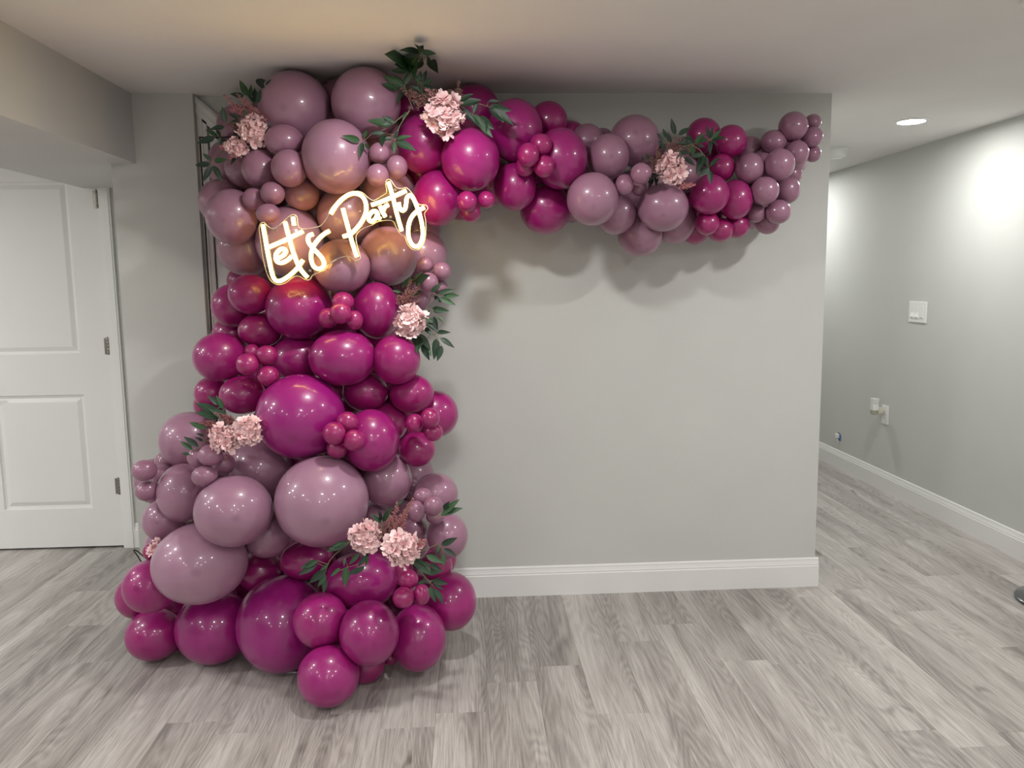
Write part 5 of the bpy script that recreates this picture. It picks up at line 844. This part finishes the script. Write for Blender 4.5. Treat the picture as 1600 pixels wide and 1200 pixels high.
PLUMES = [  # label, shade, spikes (base, tip, width)
    ('pale pink feathery plume with fingers at the top left',(0.52, 0.22, 0.25),[((-0.79, 3.19, 2.096), (-0.914, 3.199, 2.197), 0.0122), ((-0.807, 3.194, 2.12), (-0.861, 3.197, 2.201), 0.0122), ((-0.783, 3.19, 2.101), (-0.834, 3.193, 2.184), 0.0122), ((-0.8, 3.19, 2.091), (-0.895, 3.195, 2.167), 0.0146), ((-0.795, 3.193, 2.12), (-0.893, 3.191, 2.138), 0.0122), ((-0.765, 3.166, 2.091), (-0.839, 3.193, 2.179), 0.0122), ((-0.831, 3.197, 2.135), (-0.891, 3.191, 2.143), 0.0097), ((-0.75, 3.151, 2.084), (-0.794, 3.187, 2.147), 0.0097)]),
    ('brownish pink plume beside the upper left hydrangea',(0.27, 0.12, 0.11),[((-0.802, 3.167, 2.068), (-0.891, 3.163, 2.082), 0.0194), ((-0.809, 3.169, 2.08), (-0.854, 3.164, 2.1), 0.0218), ((-0.815, 3.166, 2.059), (-0.879, 3.161, 2.067), 0.0194), ((-0.799, 3.17, 2.092), (-0.816, 3.163, 2.109), 0.0194)]),
    ('coral pink plume pointing left below the upper left hydrangea',(0.6, 0.22, 0.25),[((-0.839, 3.137, 1.979), (-0.923, 3.134, 1.995), 0.0144), ((-0.839, 3.138, 1.984), (-0.903, 3.133, 1.999), 0.0144), ((-0.844, 3.137, 1.974), (-0.885, 3.126, 1.954), 0.0144), ((-0.835, 3.138, 1.988), (-0.867, 3.132, 2.006), 0.012)]),
    ('brownish pink plume left of the topmost hydrangea',(0.27, 0.13, 0.12),[((-0.153, 3.101, 2.135), (-0.235, 3.103, 2.198), 0.0191), ((-0.148, 3.102, 2.147), (-0.204, 3.101, 2.193), 0.0191), ((-0.153, 3.101, 2.133), (-0.185, 3.097, 2.169), 0.0191), ((-0.139, 3.102, 2.152), (-0.147, 3.096, 2.18), 0.0143)]),
    ('thin brown plume pointing up right of the topmost hydrangea',(0.25, 0.13, 0.12),[((-0.034, 3.096, 2.146), (-0.018, 3.096, 2.233), 0.0119), ((-0.039, 3.096, 2.141), (-0.05, 3.092, 2.191), 0.0167), ((-0.029, 3.096, 2.146), (-0.009, 3.09, 2.19), 0.0167), ((-0.044, 3.095, 2.134), (-0.061, 3.093, 2.191), 0.0119)]),
    ('pink bud spike leaning left on top of the topmost hydrangea',(0.52, 0.24, 0.26),[((-0.085, 3.081, 2.165), (-0.146, 3.077, 2.19), 0.0142), ((-0.09, 3.079, 2.151), (-0.132, 3.075, 2.175), 0.0142)]),
    ('brown pink plume standing on the right hydrangea',(0.27, 0.13, 0.12),[((0.815, 3.21, 1.972), (0.859, 3.206, 2.037), 0.0177), ((0.815, 3.21, 1.969), (0.829, 3.207, 2.033), 0.0203), ((0.81, 3.21, 1.969), (0.798, 3.207, 2.018), 0.0203), ((0.82, 3.211, 1.974), (0.843, 3.205, 2.017), 0.0203)]),
    ('slim brown pink plume left of the right hydrangea',(0.27, 0.13, 0.12),[((0.758, 3.206, 1.912), (0.757, 3.207, 2.003), 0.0152), ((0.753, 3.207, 1.92), (0.731, 3.203, 1.959), 0.0152), ((0.748, 3.205, 1.905), (0.736, 3.199, 1.929), 0.0152), ((0.763, 3.208, 1.93), (0.762, 3.203, 1.973), 0.0152)]),
    ('coral bud spike pointing right under the right hydrangea',(0.6, 0.24, 0.26),[((0.837, 3.173, 1.848), (0.897, 3.16, 1.849), 0.0126), ((0.832, 3.173, 1.841), (0.88, 3.16, 1.842), 0.0126)]),
    ('brown pink plume above the middle right hydrangea',(0.32, 0.14, 0.14),[((-0.25, 3.031, 1.394), (-0.212, 3.032, 1.494), 0.0144), ((-0.245, 3.032, 1.404), (-0.179, 2.991, 1.472), 0.0168), ((-0.255, 3.032, 1.399), (-0.263, 3.027, 1.437), 0.0168), ((-0.24, 3.033, 1.413), (-0.22, 3.027, 1.456), 0.0192), ((-0.236, 3.03, 1.394), (-0.185, 3.02, 1.413), 0.0096)]),
    ('reddish plume pointing left above the left hydrangeas',(0.32, 0.11, 0.12),[((-0.889, 2.85, 0.978), (-0.962, 2.846, 0.999), 0.0137), ((-0.895, 2.851, 0.982), (-0.937, 2.845, 1.003), 0.0137), ((-0.9, 2.849, 0.969), (-0.938, 2.841, 0.971), 0.0114)]),
    ('thin reddish plume with fingers between the left hydrangeas',(0.3, 0.12, 0.13),[((-0.85, 2.849, 0.986), (-0.907, 2.848, 1.034), 0.0091), ((-0.847, 2.849, 0.991), (-0.884, 2.846, 1.029), 0.0091), ((-0.85, 2.85, 0.995), (-0.869, 2.845, 1.024), 0.0091), ((-0.845, 2.85, 0.995), (-0.851, 2.844, 1.024), 0.0068)]),
    ('pink plume leaning up right between the lower right hydrangeas',(0.45, 0.19, 0.2),[((-0.268, 2.69, 0.62), (-0.203, 2.692, 0.743), 0.0133), ((-0.267, 2.692, 0.633), (-0.216, 2.691, 0.728), 0.0133), ((-0.281, 2.693, 0.638), (-0.27, 2.69, 0.698), 0.0199), ((-0.259, 2.691, 0.633), (-0.23, 2.685, 0.671), 0.0177), ((-0.272, 2.691, 0.625), (-0.288, 2.689, 0.681), 0.0177), ((-0.262, 2.699, 0.695), (-0.26, 2.694, 0.733), 0.0066)]),
    ('brownish pink plume right of the left one of the lower right hydrangeas',(0.3, 0.13, 0.13),[((-0.325, 2.692, 0.612), (-0.288, 2.688, 0.674), 0.0177), ((-0.33, 2.693, 0.617), (-0.319, 2.687, 0.655), 0.0177), ((-0.317, 2.691, 0.603), (-0.302, 2.684, 0.637), 0.0177)]),
    ('coral bud spike at the right side of the lower right hydrangeas',(0.58, 0.24, 0.26),[((-0.207, 2.663, 0.587), (-0.16, 2.653, 0.607), 0.0132), ((-0.207, 2.661, 0.578), (-0.165, 2.651, 0.594), 0.0132), ((-0.205, 2.66, 0.569), (-0.183, 2.649, 0.568), 0.011)]),
]
HYDRANGEAS = [  # label, centre, half width, half height, floret count
    ('pale pink hydrangea at the top left beside the large lilac balloon',(-0.792, 3.134, 2.05),0.0527,0.0527,34),
    ('small pale pink hydrangea bloom lowest left of the top left flowers',(-0.856, 3.13, 1.992),0.0527,0.0312,20),
    ('pale pink hydrangea topmost of all, between magenta balloons',(-0.078, 3.031, 2.091),0.0702,0.0866,60),
    ('pale pink hydrangea on the right part of the arch',(0.801, 3.163, 1.909),0.0500,0.0650,36),
    ('pale pink hydrangea at the right edge of the column, halfway up',(-0.217, 2.982, 1.339),0.0546,0.0641,44),
    ('right one of the two pink hydrangeas on the left of the column',(-0.787, 2.813, 0.973),0.0473,0.0518,34),
    ('left one of the two pink hydrangeas on the left of the column',(-0.866, 2.804, 0.947),0.0539,0.0449,34),
    ('left one of the two pink hydrangeas low on the column',(-0.367, 2.675, 0.615),0.0527,0.0549,42),
    ('right one of the two pink hydrangeas low on the column',(-0.245, 2.644, 0.583),0.0589,0.0589,48),
    ('small pink bloom peeping out left of the giant lilac balloon',(-1.18, 2.936, 0.507),0.0214,0.0405,12),
]

# ------------------------------------------------------------------ metal frame that carries the garland
e = tag(empty('garland_frame', (-0.66, 3.40, 0)), 'thin black metal frame stand behind the balloon column', 'stand')
fx0, fx1, fz = -1.075+0.66, -0.46+0.66, 2.075
rt = 0.0034
for xx in (fx0, fx1): MB().tube([(xx, 0, 0.008), (xx, 0, fz)], rt, 8).build('upright', M_BLACKM, e, 0, True)
MB().tube([(fx0-rt, 0, fz), (fx1+rt, 0, fz)], rt, 8).build('top_bar', M_BLACKM, e, 0, True)
MB().tube([(fx0-rt, 0, 0.008), (fx1+rt, 0, 0.008)], rt, 8).build('bottom_bar', M_BLACKM, e, 0, True)
M_STEEL = plain('bright_steel', (0.62, 0.62, 0.63), 0.3, metal=1.0)
MB().box((fx0+0.30, -0.46, 0.0), (fx0+0.46, 0.10, 0.005)).build('foot_plate', M_STEEL, e, 0.001)

# ------------------------------------------------------------------ balloons
C = np.array([b[1] for b in BALLOONS]); A = np.array([(b[2], b[3]) for b in BALLOONS])
EYE = np.array([0, 0, CAM_H])
frames = []
for c in C:
    v = c-EYE; v = v/np.linalg.norm(v)
    u = np.cross(v, [0, 0, 1.0]); u /= np.linalg.norm(u)
    w = np.cross(u, v); frames.append((u, w, v))
def rad_in(i, n):
    u, w, v = frames[i]; a, b_ = A[i]; c_ = math.sqrt(a*b_)
    return 1/math.sqrt((n@u/a)**2+(n@w/b_)**2+(n@v/c_)**2)
def balloon_mesh(i, nub):
    a, b_ = A[i]; c_ = math.sqrt(a*b_)
    big = c_ > 0.06
    nt_, np_ = (26, 40) if big else (16, 24)
    nub = np.array(nub); nub /= np.linalg.norm(nub)
    e1 = np.cross(nub, [0.3, 0.2, 0.93]); e1 /= np.linalg.norm(e1); e2 = np.cross(nub, e1)
    th = np.linspace(0, math.pi, nt_+1)[1:-1]; ph = np.arange(np_)*2*math.pi/np_
    TH, PH = np.meshgrid(th, ph, indexing='ij')
    ct = np.concatenate([[1.0], np.cos(TH).ravel(), [-1.0]]); st = np.concatenate([[0.0], np.sin(TH).ravel(), [0.0]])
    pf = np.concatenate([[0.0], PH.ravel(), [0.0]])
    dirs = ct[:, None]*nub+st[:, None]*(np.cos(pf)[:, None]*e1+np.sin(pf)[:, None]*e2)
    neck = np.clip((-ct-0.6)/0.4, 0, 1)
    rad = 1+0.20*neck**3+0.010*np.exp(-((1-ct)/0.004))
    u, w, v = frames[i]
    L = dirs*rad[:, None]
    V = (L@u*a)[:, None]*u+(L@w*b_)[:, None]*w+(L@v*c_)[:, None]*v
    # flatten where it presses against neighbours
    for it in range(2):
        for j in range(len(C)):
            if j == i: continue
            dv = C[j]-C[i]; ds = np.linalg.norm(dv)
            if ds > (max(A[i])+max(A[j]))*1.25: continue
            n = dv/ds; ri, rj = rad_in(i, n), rad_in(j, n)
            if ri+rj < ds: lim = ri+(ds-ri-rj)*0.5
            else: lim = (ds*ds+ri*ri-rj*rj)/(2*ds)-0.0004
            if lim <= 0.15*ri: lim = 0.15*ri
            s = V@n; over = np.maximum(s-lim, 0)
            V = V-over[:, None]*n
    W = V+C[i]
    W[:, 2] = np.clip(W[:, 2], 0.0006, H-0.001); W[:, 1] = np.minimum(W[:, 1], D-0.017)
    V = W-C[i]
    faces = []
    for k in range(np_): faces.append((0, 1+k, 1+(k+1) % np_))
    for r_ in range(len(th)-1):
        o = 1+r_*np_
        for k in range(np_): faces.append((o+k, o+np_+k, o+np_+(k+1) % np_, o+(k+1) % np_))
    o = 1+(len(th)-1)*np_; last = len(V)-1
    for k in range(np_): faces.append((last, o+(k+1) % np_, o+k))
    m = bpy.data.meshes.new('balloon')
    m.from_pydata(V.tolist(), [], faces)
    at = m.attributes.new('pole', 'FLOAT', 'POINT')
    at.data.foreach_set('value', ct.astype(np.float32))
    m.materials.append(M_BALLOON)
    m.shade_smooth()
    return m
for i, (col, c, a, b_, nub, shade, lb) in enumerate(BALLOONS):
    o = link('balloon', balloon_mesh(i, nub))
    o.location = c; o.color = (*shade, 1)
    tag(o, lb, 'balloon', 'lilac balloons of the garland' if col == 'L' else 'magenta balloons of the garland')

# ------------------------------------------------------------------ neon sign
sg = tag(empty('neon_sign', SIGN_ORIGIN), "glowing warm white neon sign reading Let's Party on clear acrylic", 'neon sign')
ol = spline(SIGN_OUTLINE, 4, True)
m = bpy.data.meshes.new('acrylic_backing'); bm = bmesh.new()
f = bm.faces.new([bm.verts.new((x, 0.004, z)) for x, z in ol])
ex = bmesh.ops.extrude_face_region(bm, geom=[f])
for v in ex['geom']:
    if isinstance(v, bmesh.types.BMVert): v.co.y = 0.008
bmesh.ops.triangulate(bm, faces=[q for q in bm.faces if len(q.verts) > 4])
bmesh.ops.recalc_face_normals(bm, faces=bm.faces)
bm.to_mesh(m); bm.free()
backing = link('acrylic_backing', m, M_ACRYL, sg)
MB().tube([(x, 0.006, z) for x, z in ol+ol[:1]], 0.0015, 6, False).build('polished_edge', M_EDGE, backing, 0, True)
for nm, lines in SIGN_STROKES:
    b = MB()
    for k, pl in enumerate(lines):
        pts = [(x, -0.002-0.0015*k, z) for x, z in spline(pl, 6)]
        b.tube(pts, [0.0070]*len(pts), 10)
    o = b.build('neon_letter' if nm != 'apostrophe' else 'neon_apostrophe', M_NEON, sg, 0, True)
for x, z in SIGN_SCREWS:
    MB().lathe([(0.0045, -0.001), (0.0045, 0.004), (0.003, 0.012)], (x, 0, z), 14, 'y').build('mounting_screw', M_BRASS, backing, 0, True)

# ------------------------------------------------------------------ leaf sprigs
def leaf_mesh(kind):
    """unit leaf along +X from 0 to 1, folded at the midrib and bending down to its tip"""
    n = 9; v = []; f = []
    wd = (0.205, 0.18, 0.22)[kind]; bend = (0.10, 0.16, 0.05)[kind]
    for i in range(n+1):
        t = i/n
        w = wd*math.sin(math.pi*t**0.80)**0.85*(1-0.25*t) if 0 < i < n else 0.004
        z = -bend*t*t
        v += [(t, -w, z+w*0.35), (t, 0, z), (t, w, z+w*0.35)]
    for i in range(n):
        a = 3*i
        f += [(a, a+3, a+4, a+1), (a+1, a+4, a+5, a+2)]
    m = bpy.data.meshes.new('leaf'); m.from_pydata(v, [], f); m.materials.append(M_LEAF); m.shade_smooth()
    return m
LEAVES = [leaf_mesh(k) for k in range(3)]
rl = random.Random(3)
for lb, stem, leaves in SPRIGS:
    base = Vector(stem[0])
    e = tag(empty('leaf_sprig', base), lb, 'leaves', 'green leaf sprigs in the garland')
    pts = [Vector(p)-base for p in stem]
    stem_o = MB().tube(pts, [0.0020-0.0011*i/(len(pts)-1) for i in range(len(pts))], 6).build('stem', M_STEM, e, 0, True)
    tw = MB()
    for a, t in leaves:
        a = Vector(a); t = Vector(t); d = t-a; l = d.length
        if l < 0.004: continue
        # nearest point on the stem: a twig joins the leaf to it
        s = Vector(stem[0]); bd = 9
        for q, r_ in zip(stem, stem[1:]):
            q = Vector(q); r_ = Vector(r_)
            for k in range(7):
                c = q.lerp(r_, k/6)
                if (c-a).length < bd: bd = (c-a).length; s = c
        if 0.004 < bd < 0.09: tw.tube([s-base, s.lerp(a, 0.5)-base+Vector((0, 0, -0.002)), a-base], [0.0009, 0.0008, 0.0007], 5)
        x = d.normalized()
        view = (Vector((0, 0, CAM_H))-a).normalized()
        nrm = view+Vector((rl.uniform(-.45, .45), rl.uniform(-.3, .3), rl.uniform(-.1, .7)))
        y = nrm.cross(x).normalized(); z = x.cross(y)
        o = link('leaf', LEAVES[rl.randrange(3)], None, e)
        R = Matrix((x, y, z)).transposed().to_4x4()
        o.matrix_local = Matrix.Translation(a-base) @ R @ Matrix.Scale(l*1.18, 4)
    if tw.v: tw.build('twig', M_STEM, stem_o, 0, True)

# ------------------------------------------------------------------ feathery plumes
for lb, shade, spikes in PLUMES:
    base = Vector(spikes[0][0])
    e = tag(empty('flower_plume', base), lb, 'flower', 'feathery plumes in the garland')
    st = MB()
    for a, t, w in spikes:
        a = Vector(a); t = Vector(t); d = t-a; l = d.length
        st.tube([a-base+Vector((0, 0.004, 0)), t-base], [0.0012, 0.0006], 5)
        b = MB()
        x = d.normalized(); y = x.orthogonal().normalized(); z = x.cross(y)
        cnt = int(30+l*1100)
        for k in range(cnt):
            q = rl.random(); rad = w*(1-0.75*q)*rl.uniform(0.3, 1.35); an = rl.uniform(0, 6.283)
            p = a-base+d*(0.05+0.95*q)+rad*(math.cos(an)*y+math.sin(an)*z)
            s = rl.uniform(0.0017, 0.0033)*(1-0.35*q)
            ax = (x+0.9*(math.cos(an)*y+math.sin(an)*z)).normalized()*s*1.7
            u = ax.orthogonal().normalized()*s; v = ax.normalized().cross(u)
            b.add([p-ax, p+u, p+v, p-u, p-v, p+ax], [(0, 2, 1), (0, 3, 2), (0, 4, 3), (0, 1, 4), (5, 1, 2), (5, 2, 3), (5, 3, 4), (5, 4, 1)])
        m = bpy.data.meshes.new('bud_spike'); m.from_pydata(b.v, [], b.f)
        o = link('bud_spike', m, M_PLUME, e); o.color = (*shade, 1)
    st.build('stem', M_STEM, e, 0, True)

# ------------------------------------------------------------------ hydrangeas
def floret_mesh(seed):
    r_ = random.Random(seed); v = []; f = []
    for k in range(4):
        a0 = k*math.pi/2+r_.uniform(-.15, .15); cup = r_.uniform(0.0, 0.75)
        o = len(v)
        c, s = math.cos(a0), math.sin(a0)
        def P(t, w, h): v.append((t*c-w*s, t*s+w*c, h))
        P(0.03, 0, 0)
        rows_ = [(0.3, 0.30), (0.6, 0.56), (0.88, 0.50), (1.02, 0.22)]
        for t, w in rows_:
            hz_ = cup*t*t*0.9
            P(t, -w, hz_+0.26*r_.random()-0.05); P(t, 0, hz_-0.06); P(t, w, hz_+0.26*r_.random()-0.05)
        f += [(o, o+1, o+2), (o, o+2, o+3)]
        for i in range(3):
            q = o+1+3*i
            f += [(q, q+3, q+4, q+1), (q+1, q+4, q+5, q+2)]
    m = bpy.data.meshes.new('floret'); m.from_pydata(v, [], f); m.materials.append(M_PETAL); m.shade_smooth()
    return m
FLORETS = [floret_mesh(k) for k in range(5)]
for lb, c, a, b_, n in HYDRANGEAS:
    a *= 0.84; b_ *= 0.84
    c = Vector(c)
    e = tag(empty('hydrangea', c), lb, 'flower', 'pink hydrangeas in the garland')
    v = (c-Vector((0, 0, CAM_H))).normalized(); u = v.cross(Vector((0, 0, 1))).normalized(); w = u.cross(v)
    # woody core that the florets sit on
    core = MB(); core.lathe([(0.15, -1), (0.62, -0.75), (0.92, -0.25), (0.92, 0.25), (0.62, 0.75), (0.15, 1)], (0, 0, 0), 14)
    core.v = [tuple(u*(p[0]*a*0.66)+w*(p[2]*b_*0.66)+v*(p[1]*min(a, b_)*0.5+0.006)) for p in core.v]
    core.build('flower_core', M_PINKCORE if 'M_PINKCORE' in globals() else M_PETAL, e, 0, True)
    for k in range(n):
        # even spread over the side that can be seen and a bit round the back
        t = (k+0.5)/n; cosm = 1-t*1.25; sm = math.sqrt(max(0, 1-cosm*cosm)); an = k*2.39996+rl.uniform(-.25, .25)
        dirn = Vector((sm*math.cos(an), sm*math.sin(an), cosm))
        lump = 0.80+0.22*math.sin(3.1*an+len(lb))*sm+rl.uniform(-0.10, 0.12)
        p = (u*(dirn.x*a)+w*(dirn.y*b_)-v*(dirn.z*min(a, b_)*0.75))*lump
        nr = (u*dirn.x+w*dirn.y-v*dirn.z+Vector((rl.uniform(-.6, .6), rl.uniform(-.6, .6), rl.uniform(-.5, .6)))).normalized()
        x = nr.orthogonal().normalized(); x.rotate(Matrix.Rotation(rl.uniform(0, 6.28), 3, nr)); y = nr.cross(x)
        o = link('floret', FLORETS[rl.randrange(5)], None, e)
        s = rl.uniform(0.019, 0.028)*min(1.0, 0.55+min(a, b_)/0.10)
        o.matrix_local = Matrix.Translation(p) @ Matrix((x, y, nr)).transposed().to_4x4() @ Matrix.Scale(s, 4)

# ------------------------------------------------------------------ power cord by the door casing
way = [(-1.36, 0.300), (-1.41, 0.272), (-1.445, 0.285), (-1.475, 0.325), (-1.482, 0.335), (-1.460, 0.300), (-1.425, 0.20), (-1.40, 0.06), (-1.36, 0.006), (-1.25, 0.005)]
pts = [(x, 3.47+0.02*math.sin(i*0.2), z) for i, (x, z) in enumerate(spline(way, 5))]
tag(MB().tube([(x, y, z) for x, y, z in pts], 0.0026, 8).build('power_cord', M_BLACKM, None, 0, True), 'thin black power cord peeping out left of the balloons by the door casing', 'cord')
